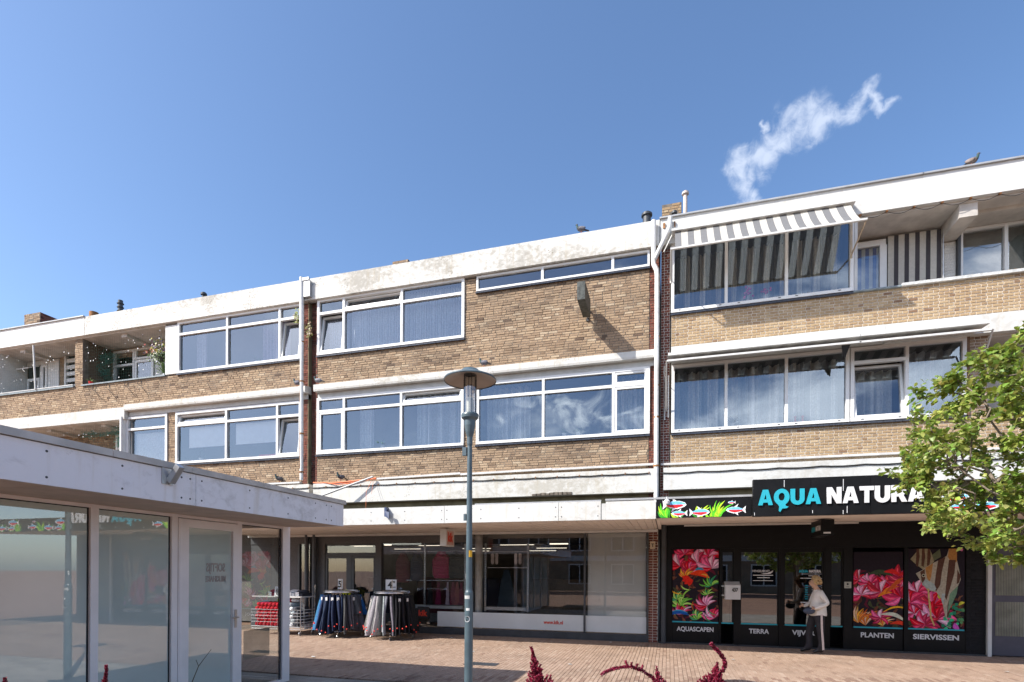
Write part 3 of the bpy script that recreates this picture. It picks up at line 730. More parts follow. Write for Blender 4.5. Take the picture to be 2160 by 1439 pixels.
m = MB(); m.box(.04, 4.4, 13.23, 13.45, 6.62, 6.98); m.box(4.4, 7.6, 13.24, 13.45, 6.60, 6.98); m.build('floor_band', M_CONC2, BR)
window(BR, .05, 3.78, 4.99, 6.60, (1.265, 2.53), None, fw=.07); window(BR, 3.80, 5.92, 4.99, 6.60, (4.86,), 6.27, fw=.07, tilts=((0, 'low'),), no_transom=(1,))
m = MB(); m.box(5.925, 5.975, YF-.03, YF+.2, 4.98, 6.6); m.build('timber_post', plain('brown_timber', (.16, .09, .05), .7, 0, .3, 9), BR)
m = MB(); m.box(6.3, 7.6, 14.2, 14.3, 4.2, 6.6); m.box(6.3, 7.6, YF, 14.3, 6.55, 6.6); m.build('balcony_back_wall', M_SOFF, BR)
sill_course(BR, .05, 5.92, 4.93); sill_course(BR, .03, 3.85, 7.78)
m = MB(); m.box(-.12, 7.6, 13.2, 13.42, 3.62, 4.14); m.build('shop_band', M_CONC2, BR)
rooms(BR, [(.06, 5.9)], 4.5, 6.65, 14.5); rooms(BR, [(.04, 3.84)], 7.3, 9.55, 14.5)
# awning mounting slots in the sills
m = MB()
for z in (5.02, 7.875):
    for x in (.2, 1.1, 1.5, 2.35, 2.7, 3.55) + ((4.0, 4.7, 5.0, 5.8) if z < 6 else ()): m.box(x, x+.05, YF-.052, YF-.045, z, z+.014)
m.build('drain_slots', M_BLACKM, BR)
# ------------------------------------------------------------------ rain pipes
def bracket(mb, x, y, z, r): mb.lathe([(r+.012, -.02), (r+.018, -.02), (r+.018, .02), (r+.012, .02)], (x, y, z), 14)
p = thing('rain_pipe', 'white rain pipe between the left and middle blocks, rust streaked lower down', 'drainpipe', (-10.13, 13.27, 4.25))
m = MB(); m.tube([(-10.14, 13.2, 10.07), (-10.14, 13.22, 8.25)], .062, 14); m.tube([(-10.14, 13.22, 8.25), (-10.14, 13.24, 4.27)], .052, 14); m.build('pipe', M_PIPE, p)
m = MB(); m.box(-10.06, -9.86, 13.18, 13.4, 9.50, 9.96); m.box(-10.14, -9.88, 13.16, 13.22, 9.96, 10.04); m.build('hopper', M_FLASH, p)
m = MB(); [bracket(m, -10.14, 13.24, z, .052) for z in (8.24, 7.1, 5.6, 4.5)]; m.build('bracket', M_RUST, p)
m = MB(); m.tube([(-10.165, 13.19, 6.9), (-10.165, 13.19, 4.6)], .012, 5); m.build('rust_streak', M_RUST, p)
p = thing('rain_pipe', 'white branching rain pipe at the joint beside the yellow brick block', 'drainpipe', (-.29, 13.28, 3.1))
m = MB(); m.tube([(-.375, 13.2, 10.0), (-.375, 13.2, 9.1), (-.37, 13.2, 8.97), (-.30, 13.2, 8.82), (-.29, 13.2, 8.68), (-.285, 13.24, 3.12)], .056, 14); m.build('pipe', M_PIPE, p)
m = MB(); m.tube([(.0, 13.2, 10.02), (-.01, 13.2, 9.80), (-.05, 13.2, 9.68), (-.30, 13.2, 9.18), (-.35, 13.2, 9.08)], .052, 14); m.build('branch_pipe', M_WPAINT, p)
m = MB(); m.tube([(.05, 13.2, 9.6), (-.14, 13.2, 9.22)], .012, 6); m.build('overflow_pipe', M_PIPE, p)
m = MB(); [bracket(m, -.285, 13.24, z, .054) for z in (8.3, 7.25, 6.1, 5.35, 4.2)]; m.box(-.44, -.41, 13.26, 13.285, 9.8, 9.9); m.box(-.16, -.11, 13.26, 13.285, 9.82, 9.94); m.box(.09, .12, 13.26, 13.285, 9.82, 9.94); m.build('bracket', M_RUST, p)
m = MB(); m.box(-.238, -.215, 13.3, 13.42, 3.1, 9.9); m.build('expansion_joint', M_BLACKM, BR)

# ------------------------------------------------------------------ cable trunking, cables, loose conduit above the canopy
def trunk(x0, x1, z0, z1, y=13.3): 
    m = MB(); n = max(1, int((x1-x0)/2.0))
    for k in range(n):
        a = x0+(x1-x0)*k/n; b_ = x0+(x1-x0)*(k+1)/n
        m.faces([(a, y, z0), (b_-.01, y, z1), (b_-.01, y+.1, z1), (a, y+.1, z0), (a, y, z0+.045), (b_-.01, y, z1+.045), (b_-.01, y+.1, z1+.045), (a, y+.1, z0+.045)],
                [(0, 3, 2, 1), (4, 5, 6, 7), (0, 1, 5, 4), (1, 2, 6, 5), (3, 0, 4, 7)])
        z0 = z0+(z1-z0)/max(1, (n-k))
    return m
solo(trunk(-7.75, -.34, 4.2, 4.24), 'cable_duct', M_TRUNK, 'long pale cable duct along the foot of the middle brick wall', 'cable duct')
solo(trunk(-.18, 7.5, 4.225, 4.225), 'cable_duct', M_TRUNK, 'long pale cable duct along the foot of the yellow brick wall', 'cable duct')
solo(trunk(-13.5, -10.25, 4.2, 4.2), 'cable_duct', M_TRUNK, 'short pale cable duct left of the rust streaked rain pipe', 'cable duct')
def sag(x0, x1, z, y, n=9, amp=.012): 
    pts = []
    for i in range(n*4+1):
        x = x0+(x1-x0)*i/(n*4); pts.append((x, y, z-amp*abs(sin(pi*i/4))))
    return pts
m = MB(); m.tube(sag(-11.5, -.45, 4.03, 13.185, 20), .014, 6)
cb_ = solo(m, 'cable', M_CABLE, 'black cable clipped along the white band above the clothes shop', 'cable')
m = MB()
for i in range(21): x = -11.5+i*.5525; m.box(x-.008, x+.008, 13.17, 13.2, 4.015, 4.06)
m.build('clip', M_RUST, cb_)
m = MB(); m.tube(sag(-.18, 7.4, 4.02, 13.185, 9, .02), .014, 6); solo(m, 'cable', M_CABLE, 'black cable clipped along the white band above the aquarium shop', 'cable')
m = MB(); m.tube([(-9.74, 13.24, 4.18), (-9.2, 13.2, 4.14), (-8.6, 13.18, 4.15), (-7.9, 13.2, 4.2), (-7.72, 13.22, 4.22)], .02, 8); m.tube([(-9.4, 13.2, 4.17), (-8.9, 13.16, 4.08), (-8.3, 13.18, 4.12), (-7.8, 13.2, 4.2)], .012, 6)
m.tube([(-7.72, 13.2, 4.2), (-7.8, 13.1, 4.12), (-7.83, 12.9, 3.8), (-7.84, 12.9, 3.35)], .005, 5); m.tube([(-7.72, 13.2, 4.2), (-7.74, 13.1, 4.1), (-7.7, 12.95, 3.75)], .004, 5)
solo(m, 'loose_conduit', M_ORANGE, 'orange conduit sagging below the brick wall left of the lamp post', 'conduit')
m = MB(); m.tube([(-7.75, 13.1, 4.24), (-10.1, 12.7, 3.42)], .028, 4); solo(m, 'loose_duct', M_TRUNK, 'loose length of grey duct slanting down from the orange conduit', 'duct')

# ------------------------------------------------------------------ shop canopies
ZC, YC = 2.70, 10.6
CK = thing('shop_canopy', 'flat shop canopy with white board fascia over the clothes shop', 'canopy', (-5.5, 12, ZC))
m = MB(); m.box(-12, -.225, YC+.05, 13.38, ZC+.03, 3.02); m.build('roof_deck', M_TAR, CK)
xs = [-12, -9.5, -7.13, -4.565, -2.107, -1.265]
for i in range(len(xs)-1):
    m = MB(); m.box(xs[i]+.004, xs[i+1]-.004, YC, YC+.03, ZC, 3.065); m.build('fascia_panel', M_CONC2, CK)
m = MB(); m.box(-1.265+.006, -1.175, YC+.012, YC+.04, ZC+.004, 3.02); m.build('patch_strip', M_GREYW, CK)
m = MB(); m.box(-1.172, -.232, YC, YC+.03, ZC, 3.055); m.build('fascia_panel', M_CONC2, CK)
m = MB(); m.box(-1.18, 1.45, YC-.012, YC+.05, 3.068, 3.105); m.build('edge_rail', M_FLASH, CK)
m = MB(); m.box(-3.9, -1.27, YC+.06, YC+.10, 3.07, 3.10); m.build('edge_rail', M_FLASH, CK)
m = MB()
for i in range(len(xs)-1):
    for x in (xs[i]+.06, xs[i]+.82, xs[i]+1.64, xs[i+1]-.06):
        for z in (2.78, 2.97):
            if x < -1.3: k0 = len(m.v); m.lathe([(0, -.004), (.011, -.003), (.011, 0)], (0, 0, 0), 8, axis='x'); m.xform(Matrix.Translation((x, YC-.001, z)) @ Matrix.Rotation(radians(90), 4, 'Z'), k0)
m.build('screw', M_DGREY, CK)
M_PLANK = plain('soffit_board_paint', (.74, .68, .62), .7, 0, .08, 3)
k_ = 0; x = -12.0
while x < -.3:
    w = min(.148, -.24-x)
    key = ('plank', round(w, 3))
    if key not in BRICK_MESH:
        b_ = MB(); b_.box(0, w-.008, 0, 2.74, 0, .018); BRICK_MESH[key] = b_.mesh('plank', M_PLANK)
    o = bpy.data.objects.new('plank', BRICK_MESH[key]); C.objects.link(o); o.parent = CK; o.location = (x+5.5, YC+.035-12, .002+rnd.uniform(0, .004)); x += .148
m = MB(); m.box(-12, -.24, 13.24, 13.37, 2.64, 2.698); m.build('back_trim', M_WPAINT, CK)
CA = thing('shop_canopy', 'dark fronted shop canopy with painted fish over the aquarium shop', 'canopy', (4, 12, ZC))
m = MB(); m.box(-.22, 8, YC+.05, 13.38, 2.90, 3.02); m.build('roof_deck', M_TAR, CA)
PLANTG = [(.10, .55, .03), (.28, .68, .03), (.50, .75, .04), (.04, .35, .03)]
def print_leaf(fl, x, z, ang, L, w, col, box, y):
    pts = []; n = 7
    for i in range(n+1):
        t = i/n; ww = w*sin(pi*min(1, t*.93+.04))**.8; bend = L*.16*sin(pi*t); pts.append((t*L, ww+bend))
    lo = [(t, b-2*(w*sin(pi*min(1, (t/L)*.93+.04))**.8)) for t, b in pts][::-1]
    P = [(x+a*cos(ang)-b*sin(ang), z+a*sin(ang)+b*cos(ang)) for a, b in pts+lo]
    P = clip_poly(P, *box)
    if P: fl.append((P, col))
def tetra(fl, x, z, L, box, flip=1):
    h = L*.2; W_ = (.85, .85, .85); B_ = (.18, .55, .85); R_ = (.80, .03, .04)
    def add(pts, c):
        P = clip_poly([(x+flip*a*L, z+b*h) for a, b in pts], *box)
        if P: fl.append((P, c))
    add([(0, .3), (-.2, 1.3), (-.16, 0), (-.2, -1.1), (0, -.3)], W_)
    add([(.35, .9), (.25, 2.0), (.5, 1.1)], W_); add([(.3, -.8), (.25, -1.8), (.5, -.9)], W_)
    add([(0, .35), (.3, 1.0), (.65, 1.05), (.92, .6), (1, 0), (.9, -.5), (.55, -1.1), (.2, -.8), (0, -.35)], W_)
    add([(0, .35), (.3, .95), (.65, .95), (.9, .5), (.97, .1), (0, .05)], B_); add([(0, .05), (.8, .1), (.85, -.3), (.5, -.85), (.2, -.6), (0, -.3)], R_)
def print_mesh(fl, y, name, parent, step=.00006):
    m = MB()
    for i, (P, c) in enumerate(fl): m.face([(a, y-.001-i*step, b) for a, b in P], 0, .5, c)
    # all faces towards the viewer
    return m.build(name, M_PRINT, parent)
def fish_panel(x0, x1, seed):
    m = MB(); m.box(x0+.003, x1-.003, YC, YC+.03, ZC+.01, 3.062); p = m.build('fascia_panel', M_BLACK, CA)
    r = random.Random(seed); box = (x0+.01, x1-.01, ZC+.015, 3.055); fl = []
    for cx, n, hh in ((x0+.22, 16, .36), (x0+.42, 9, .2), (x0+.80, 12, .26), (x0+1.12, 16, .34), (x0+1.0, 6, .18)):
        if cx > x1: continue
        for k in range(n):
            print_leaf(fl, cx+r.uniform(-.03, .03), ZC, radians(r.uniform(35, 145)), hh*r.uniform(.5, 1.0), r.uniform(.010, .022), r.choice(PLANTG), box, YC)
    for fx, fz, L, f in ((x0+.19, 2.95, .36, 1), (x0+.52, 2.79, .24, -1), (x0+.66, 2.80, .30, 1), (x0+1.52, 2.83, .28, -1), (x0+1.38, 2.97, .11, -1)):
        if fx < x1: tetra(fl, fx, fz, L, box, f)
    print_mesh(fl, YC, 'fish_print', p)
fish_panel(-.228, 1.448, 5); fish_panel(4.19, 6.0, 9); fish_panel(6.0, 8.0, 12)
y = YC+.04; zz = 0
while y < 13.3:
    m = MB(); z = ZC+.01+(y-YC)*.045
    m.faces([(-.20, y, z), (8, y, z), (8, y+.17, z-.022), (-.20, y+.17, z-.022), (-.20, y, z+.02), (8, y, z+.02), (8, y+.17, z), (-.20, y+.17, z)], [(0, 3, 2, 1), (4, 5, 6, 7), (0, 1, 5, 4), (2, 3, 7, 6), (1, 2, 6, 5), (3, 0, 4, 7)])
    m.build('plank', M_PLANK, CA); y += .18
m = MB(); m.box(-.22, 8, 13.24, 13.38, 2.80, 2.9); m.build('back_trim', M_WPAINT, CA)
m = MB(); m.box(.35, 3.9, 13.12, 13.2, 2.75, 2.79); m.build('light_strip', M_WPAINT, CA)
m = MB(); m.box(-.228, -.16, YC+.04, 13.3, ZC+.004, ZC+.08); m.build('end_beam', M_PLANK, CA)

# the long AQUA NATURA sign: heavy letters drawn as outlines with holes
def ell(cx, cy, rx, ry, a0=0, a1=360, n=22): return [(cx+rx*cos(radians(a0+(a1-a0)*i/n)), cy+ry*sin(radians(a0+(a1-a0)*i/n))) for i in range(n + (0 if abs(a1-a0) == 360 else 1))]
GL = {
 'A': (1.0, [[(0, 0), (.32, 1), (.68, 1), (1, 0), (.70, 0), (.655, .17), (.345, .17), (.30, 0)], [(.41, .38), (.59, .38), (.5, .70)]]),
 'N': (.92, [[(0, 0), (0, 1), (.32, 1), (.64, .47), (.64, 1), (.92, 1), (.92, 0), (.61, 0), (.28, .54), (.28, 0)]]),
 'T': (.86, [[(.28, 0), (.28, .75), (0, .75), (0, 1), (.86, 1), (.86, .75), (.58, .75), (.58, 0)]]),
 'U': (.92, [[(0, 1), (.30, 1), (.30, .42)] + ell(.46, .40, .16, .17, 180, 360, 8)[1:-1] + [(.62, .42), (.62, 1), (.92, 1), (.92, .38)] + ell(.46, .36, .46, .38, 0, -180, 14)[1:-1] + [(0, .38)]]),
 'R': (.92, [[(0, 0), (0, 1), (.55, 1)] + ell(.56, .68, .32, .32, 85, -60, 10) + [(.95, 0), (.62, 0), (.44, .32), (.30, .32), (.30, 0)], [(.30, .56), (.50, .56)] + ell(.50, .66, .08, .10, -90, 90, 6)[1:-1] + [(.50, .77), (.30, .77)]]),
 'Q': (1.04, [ell(.52, .5, .52, .53, -62, 240, 26) + [(.36, -.10), (.33, -.38), (.42, -.46), (.56, -.24), (.86, -.22), (.98, -.12), (.80, -.08)], ell(.52, .52, .21, .25, 0, 360, 18)]),
}
def glyphs(word, x, y, z, h, w_total, mat, parent, name, rotz=0, gap=.07, ext=.012):
    W_ = sum(GL[c][0] for c in word)+gap*(len(word)-1); k = w_total/W_; cx = 0; off = OFF[parent.name]
    for c in word:
        cu = bpy.data.curves.new(name, 'CURVE'); cu.dimensions = '2D'; cu.fill_mode = 'BOTH'; cu.extrude = ext
        for loop in GL[c][1]:
            sp = cu.splines.new('POLY'); sp.points.add(len(loop)-1); sp.use_cyclic_u = True
            for i, (a, b_) in enumerate(loop): sp.points[i].co = ((cx+a)*k, b_*h, 0, 1)
        o = bpy.data.objects.new('tmp', cu); C.objects.link(o); dg = bpy.context.evaluated_depsgraph_get()
        me = bpy.data.meshes.new_from_object(o.evaluated_get(dg)); bpy.data.objects.remove(o); bpy.data.curves.remove(cu)
        me.materials.clear(); me.materials.append(mat); o = bpy.data.objects.new('letter', me); C.objects.link(o); o.parent = parent
        o.location = (x-off[0], y-off[1], z-off[2]); o.rotation_euler = (pi/2, 0, rotz); cx += GL[c][0]+gap
SG = thing('shop_sign', 'long black shop sign lettered AQUA NATURA on the canopy edge', 'shop sign', (2.8, 10.5, 2.69))
for i, (a, b_) in enumerate(((1.45, 2.37), (2.374, 3.28), (3.284, 4.19))):
    m = MB(); m.box(a, b_, 10.47, 10.59, 2.695, 3.35); m.build('sign_panel', M_BLACK, SG)
glyphs('AQUA', 1.53, 10.455, 2.885, .275, 1.0, M_CYAN, SG, 'letter'); glyphs('NATURA', 2.62, 10.455, 2.885, .28, 1.44, M_LETW, SG, 'letter')
m = MB()
for (x, z, h) in ((1.95, 3.2, .12), (2.87, 2.70, .07), (2.87, 3.1, .2), (2.93, 2.72, .12), (1.47, 2.71, .05), (2.4, 2.73, .05)): m.box(x, x+.008, 10.466, 10.47, z, z+h)
m.build('scratch', M_LETW, SG)
S2 = thing('hanging_sign', 'small black box sign reading AQUA NATURA hung under the canopy', 'hanging sign', (2.85, 11.6, 2.4), rotz=0)
m = MB(); m.box(-.11, .11, -.37, .37, 0, .30); R = Matrix.Translation((2.87, 11.75, 2.40)) @ Matrix.Rotation(radians(0), 4, 'Z'); m.xform(R); m.build('sign_box', M_BLACK, S2)
m = MB(); m.box(-.03, .03, -.05, .05, .30, .42); m.xform(R); m.build('hanger', M_DGREY, S2)
m = MB(); m.box(-.07, .05, -.375, -.371, .03, .06); m.xform(R); m.build('sticker', M_LETW, S2)
def text_side(txt, loc, size, mat, parent, width, rz): return text(txt, loc, size, mat, parent, .006, width, 'CENTER', (pi/2, 0, rz))
text_side('AQUA', (2.755, 11.93, 2.50), .13, M_CYAN, S2, .27, -pi/2); text_side('NATURA', (2.755, 11.58, 2.50), .13, M_LETW, S2, .36, -pi/2)
K2 = thing('hanging_sign', 'small white and red box sign reading kik hung under the canopy', 'hanging sign', (-5, 11.9, 2.25))
m = MB(); m.box(-5.12, -4.97, 11.65, 12.15, 2.27, 2.66); m.build('sign_box', M_WPAINT, K2)
m = MB(); m.box(-4.968, -4.964, 11.70, 12.10, 2.30, 2.63); m.build('sign_face', plain('pale_pink_face', (.55, .36, .31), .5), K2)
text('kik', (-4.960, 11.9, 2.38), .30, M_REDV, K2, .012, .30, 'CENTER', (pi/2, 0, pi/2))
m = MB(); m.box(-5.06, -5.03, 11.88, 11.92, 2.66, 2.71); m.build('hanger', M_STEEL, K2)
SB = thing('box_sign', 'blank dark double-sided sign box jutting from the brick wall high up', 'sign box', (-2, 12.9, 7.92))
m = MB(); m.box(-2.04, -1.86, 12.31, 13.22, 7.92, 8.33); m.build('sign_box', plain('rusty_dark_box', (.055, .06, .055), .6, .2, .5, 14), SB)
m = MB(); m.box(-2.045, -2.041, 12.33, 13.20, 7.94, 8.31); m.build('sign_face', plain('grey_face', (.16, .17, .17), .5, 0, .2, 6), SB)
m = MB(); m.tube([(-1.95, 13.22, 8.2), (-1.95, 13.42, 8.2)], .02, 8); m.tube([(-1.95, 13.22, 7.98), (-1.95, 13.42, 7.98)], .02, 8); m.build('bracket', M_STEEL, SB)
m = MB(); m.box(-1.98, -1.92, 13.38, 13.41, 7.9, 8.3); m.build('wall_plate', M_DGREY, SB)
m = MB(); m.box(-5.93, -5.88, 10.5, 10.6, 2.86, 3.06); m.faces([(-5.9, 10.50, 2.98), (-5.80, 10.50, 2.95), (-5.78, 10.46, 2.80), (-5.88, 10.46, 2.86), (-5.9, 10.47, 2.98), (-5.80, 10.47, 2.95), (-5.78, 10.43, 2.80), (-5.88, 10.43, 2.86)], [(0, 1, 2, 3), (4, 5, 6, 7), (0, 1, 5, 4), (2, 3, 7, 6), (1, 2, 6, 5), (3, 0, 4, 7)])
solo(m, 'floodlight', plain('navy_metal', (.03, .05, .12), .4), 'small navy floodlight clamped to the white canopy edge', 'floodlight')
m = MB(); m.lathe([(0, 0), (.05, .01), (.055, .06), (.035, .09), (.012, .10), (.012, .14)], (-.03, 10.54, 2.96), 12)
solo(m, 'canopy_lamp', M_LETW, 'small white bulb lamp hooked on the rail above the painted fish', 'lamp')

# ------------------------------------------------------------------ awnings
def awning(x0, x1, yb, zb, yf, zf, label, sw=.272, box=True, arms=True, roll=.0, hood=.21):
    A = thing('awning', label, 'awning', ((x0+x1)/2, yb, zf), 'striped awnings over the yellow block windows')
    m = MB(); hd = hood; hz = (.0, 0, .05, .11) if hd < .3 else (-.05, -.09, -.03, .14); m.faces([(x0-.03, yb+.02, zb+hz[0]), (x1+.03, yb+.02, zb+hz[0]), (x1+.03, yb-hd, zb+hz[1]), (x0-.03, yb-hd, zb+hz[1]), (x0-.03, yb+.02, zb+hz[3]), (x1+.03, yb+.02, zb+hz[3]), (x1+.03, yb-hd, zb+hz[2]), (x0-.03, yb-hd, zb+hz[2])], [(0, 3, 2, 1), (4, 5, 6, 7), (3, 2, 6, 7), (1, 2, 6, 5), (0, 3, 7, 4)])
    m.build('cassette', M_WPAINT, A)
    n = int(round((x1-x0-.1)/sw)); w = (x1-x0-.1)/n; m = MB(); K_ = 5
    for i in range(n):
        a = x0+.05+i*w; bounds = [(a, a+w*.5, 0), (a+w*.5, a+w*.58, 1), (a+w*.60, a+w*.92, 1), (a+w*.94, a+w, 1)]
        for (p_, q_, mi) in ((a, a+w*.5, 0), (a+w*.5, a+w, 1)):
            for k in range(K_):
                def pt(x, s): 
                    return (x, yb-.10+(yf-yb+.10)*s, zb+(.03 if hood < .3 else -.08)+(zf-zb-(.03 if hood < .3 else -.08))*s-.05*sin(pi*s)*(hood < .3)+.004*sin(9*x))
                m.face([pt(p_, k/K_), pt(q_, k/K_), pt(q_, (k+1)/K_), pt(p_, (k+1)/K_)], mi)
    m.build('fabric', [M_FABG, M_FABW], A)
    m = MB(); m.tube([(x0-.05, yf, zf-.01), (x1+.05, yf, zf-.01)], .028, 10); m.box(x0-.05, x1+.05, yf-.03, yf+.0, zf-.03, zf+.005); m.build('front_bar', M_WPAINT, A)
    return A
A1 = awning(.06, 3.76, 13.26, 9.60, 12.43, 8.83, 'upper grey and cream striped awning, let down over the top floor window')
for x in (.02, 3.80):
    m = MB(); m.tube([(x, 13.36, 8.62), (x, 12.45, 8.80)], .016, 6); m.tube([(x, 13.37, 8.55), (x, 13.37, 8.72)], .022, 6); m.box(x-.015, x+.015, 13.34, 13.37, 8.6, 9.4); m.build('arm', M_WPAINT if x < 1 else plain('worn_arm', (.45, .36, .26), .5), A1)
def awning_low(x0, x1, label, yf, zf, arms):
    A = awning(x0, x1, 13.24, 6.67, yf, zf, label, hood=.54)
    for x in arms:
        m = MB(); m.tube([(x, 13.36, 5.5), (x, yf, zf)], .018, 6); m.build('arm', plain('steel_arm', (.50, .49, .47), .4, .4), A)
    return A
A2 = awning_low(.0, 3.75, 'lower left striped awning, almost fully rolled in above the first floor window', 12.72, 6.475, (-.06,))
A3 = awning_low(3.82, 5.98, 'lower right striped awning, almost fully rolled in beside the tree top', 12.72, 6.47, (6.06,))
m = MB(); m.tube([(-.10, 12.9, 6.42), (-.11, 13.0, 6.3), (-.09, 13.3, 6.2), (-.10, 13.33, 5.3)], .014, 6); m.tube([(-.02, 13.33, 6.35), (-.02, 13.34, 5.35)], .01, 5); m.build('crank_rod', M_STEEL, A2)
m = MB(); m.faces([(3.45, 12.75, 6.45), (3.62, 12.72, 6.46), (3.55, 12.9, 6.2), (3.50, 12.85, 6.28)], [(0, 1, 2), (0, 2, 3)]); m.build('torn_flap', M_BLACKM, A2)
# light string under the upper balcony edge
m = MB(); px = [3.95, 4.45, 4.95, 5.45, 5.95, 6.45, 6.95, 7.5]
for a, b_ in zip(px, px[1:]): m.tube([(a+(b_-a)*i/6, 13.32, 9.43-.085*sin(pi*i/6)) for i in range(7)], .006, 5)
ls = solo(m, 'light_string', M_CABLE, 'thin cable slung in loops under the white roof edge of the balcony', 'cable')
m = MB(); [m.box(x-.02, x+.02, 13.29, 13.35, 9.42, 9.447) for x in px]; m.build('hook', M_RUST, ls)
WC = thing('wind_cloth', 'black and white striped wind cloth hung at the back of the upper balcony', 'wind cloth', (5.2, 14.15, 7.1))
m = MB(); x = 4.75; i = 0
while x < 5.78:
    w = .12 if i % 2 == 0 else .085; w = min(w, 5.79-x)
    for k in range(2): m.face([(x, 14.13+.006*k, 7.1), (x+w, 14.13+.006*(1-k), 7.1), (x+w, 14.13+.006*(1-k), 9.33), (x, 14.13+.006*k, 9.33)], i % 2) if k == 0 else None
    x += w; i += 1
m.build('cloth', [M_FABW, plain('cloth_black', (.05, .045, .05), .9)], WC)
m = MB(); m.tube([(5.8, 14.1, 7.1), (5.8, 14.1, 9.33)], .012, 6); m.build('pole', M_STEEL, WC)
m = MB(); x = 3.96; i = 0
while x < 4.6:
    w = .075; m.face([(x, 14.25, 7.1), (x+w, 14.25, 7.1), (x+w, 14.25, 9.17), (x, 14.25, 9.17)], i % 2); x += w; i += 1
solo(m, 'door_blind', [M_FABW, plain('blind_blue', (.07, .09, .22), .9)], 'blue and white striped blind behind the glass balcony door', 'blind')
# ------------------------------------------------------------------ clothes shop front
KS = thing('clothes_shop', 'glazed clothes shop front in anthracite frames with a red web address', 'shop', (-5.5, 13.4, 0))
m = MB(); m.box(-12, -5.06, 13.36, 13.50, 2.44, 2.72); m.box(-9.5, -9.42, 13.34, 13.5, 0, 2.44); m.box(-7.80, -7.62, 13.34, 13.5, 0, 2.44)
m.box(-9.9, -9.5, 13.38, 13.5, 0, 2.44); m.box(-12, -10.33, 13.38, 13.5, 0, 2.44)
m.build('fascia_board', M_SHOPGREY, KS)
m = MB(); m.box(-9.42, -7.80, 13.36, 13.46, 2.10, 2.18); m.box(-8.66, -8.56, 13.35, 13.47, 0.0, 2.10); m.box(-9.42, -7.80, 13.37, 13.46, 2.38, 2.44); m.box(-5.06, -.5, 13.36, 13.48, 2.66, 2.72)
m.box(-7.62, -.5, 13.33, 13.5, 0, .17); m.box(-.50, -.458, 13.33, 13.5, 0, 2.70); m.box(-5.10, -5.05, 13.36, 13.46, .17, 2.66); m.box(-2.01, -1.965, 13.35, 13.46, .17, 2.66); m.box(-10.33, -10.28, 13.35, 13.45, 0, 2.44)
m.build('frame', M_DGREY, KS)
for (a, b_, c, d) in ((-9.38, -8.70, .08, 2.08), (-8.52, -7.84, .08, 2.08)):
    f = MB(); f.box(a-.04, a+.03, 13.36, 13.42, .02, 2.09); f.box(b_-.03, b_+.04, 13.36, 13.42, .02, 2.09); f.box(a+.03, b_-.03, 13.36, 13.42, 2.02, 2.09); f.box(a+.03, b_-.03, 13.36, 13.42, .02, .16)
    dd = f.build('door', M_DGREY, KS); g = MB(); g.face([(a+.03, 13.39, .16), (b_-.03, 13.39, .16), (b_-.03, 13.39, 2.02), (a+.03, 13.39, 2.02)]); g.build('pane', M_SGLASS, dd)
for (a, b_, c, d) in ((-9.42, -7.80, 2.18, 2.38), (-7.62, -5.10, .17, 2.44), (-5.05, -2.01, .17, 2.66), (-1.965, -.50, .17, 2.66), (-10.28, -9.9, 0, 2.44)):
    g = MB(); g.face([(a, 13.40, c), (b_, 13.40, c), (b_, 13.40, d), (a, 13.40, d)]); g.build('pane', M_SGLASS, KS)
m = MB(); m.face([(-5.95, 13.392, .20), (-.50, 13.392, .20), (-.50, 13.392, .60), (-5.95, 13.392, .60)]); m.build('frosted_band', plain('frosted_film', (.62, .66, .67), .35, 0, .05, 2), KS)
text('www.kik.nl', (-2.78, 13.388, .36), .125, M_REDV, KS, .004, .50)
m = MB()
for x in (-9.98, -9.72): m.tube([(x, 13.28, 0), (x, 13.28, 2.69)], .06, 12)
m.build('column', M_DGREY, KS)
m = MB(); m.box(-1.93, -.52, 13.52, 13.55, .2, 2.64); m.build('backing_panel', plain('pale_window_panel', (.80, .79, .74), .8, 0, .05, 2), KS)
m = MB(); m.tube([(-4.88, 13.68, 0), (-4.88, 13.68, 2.7)], .10, 16); m.build('column', plain('beige_column', (.75, .68, .60), .7), KS)
m = MB(); m.box(-.42, -.30, 13.345, 13.362, 2.24, 2.42); m.build('hydrant_plate', plain('hydrant_plate', (.62, .50, .36), .5), KS); text('T', (-.36, 13.342, 2.29), .11, M_BLACKM, KS, .003)
# interior
m = MB(); X0, X1, Y1, Zc = -12, -.3, 21, 2.74
m.face([(X0, 13.5, .0), (X1, 13.5, .0), (X1, Y1, .0), (X0, Y1, .0)], 0); m.face([(X0, Y1, 0), (X1, Y1, 0), (X1, Y1, Zc), (X0, Y1, Zc)], 0); m.face([(X0, 13.5, Zc), (X0, Y1, Zc), (X1, Y1, Zc), (X1, 13.5, Zc)], 0)
m.face([(X0, 13.5, 0), (X0, Y1, 0), (X0, Y1, Zc), (X0, 13.5, Zc)], 0); m.face([(X1, 13.56, 0), (X1, 13.56, Zc), (X1, Y1, Zc), (X1, Y1, 0)], 0)
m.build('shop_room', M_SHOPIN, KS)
m = MB()
for y in (15.6, 18.0, 20.3):
    for k in range(4):
        x = -10.6+k*2.7+(y*.77) % 1.3; m.box(x, x+1.05, y, y+.04, 2.47, 2.483)
for k, (x, y) in enumerate(((-8.3, 14.2), (-3.1, 14.4), (-9.2, 14.3))): m.box(x, x+.5, y, y+.05, 2.42, 2.45)
m.build('ceiling_tubes', M_TUBE, KS)
def upright(x, z0=.62, z1=2.42):
    m = MB(); m.box(x-.022, x+.022, 13.58, 13.61, z0, z1)
    z = z0+.03
    while z < z1-.02: m.box(x-.007, x+.007, 13.574, 13.58, z, z+.018, 1); z += .045
    m.build('perforated_upright', [M_STEEL, M_BLACKM], KS)
for x in (-6.42, -5.24, -4.66, -3.50): upright(x)
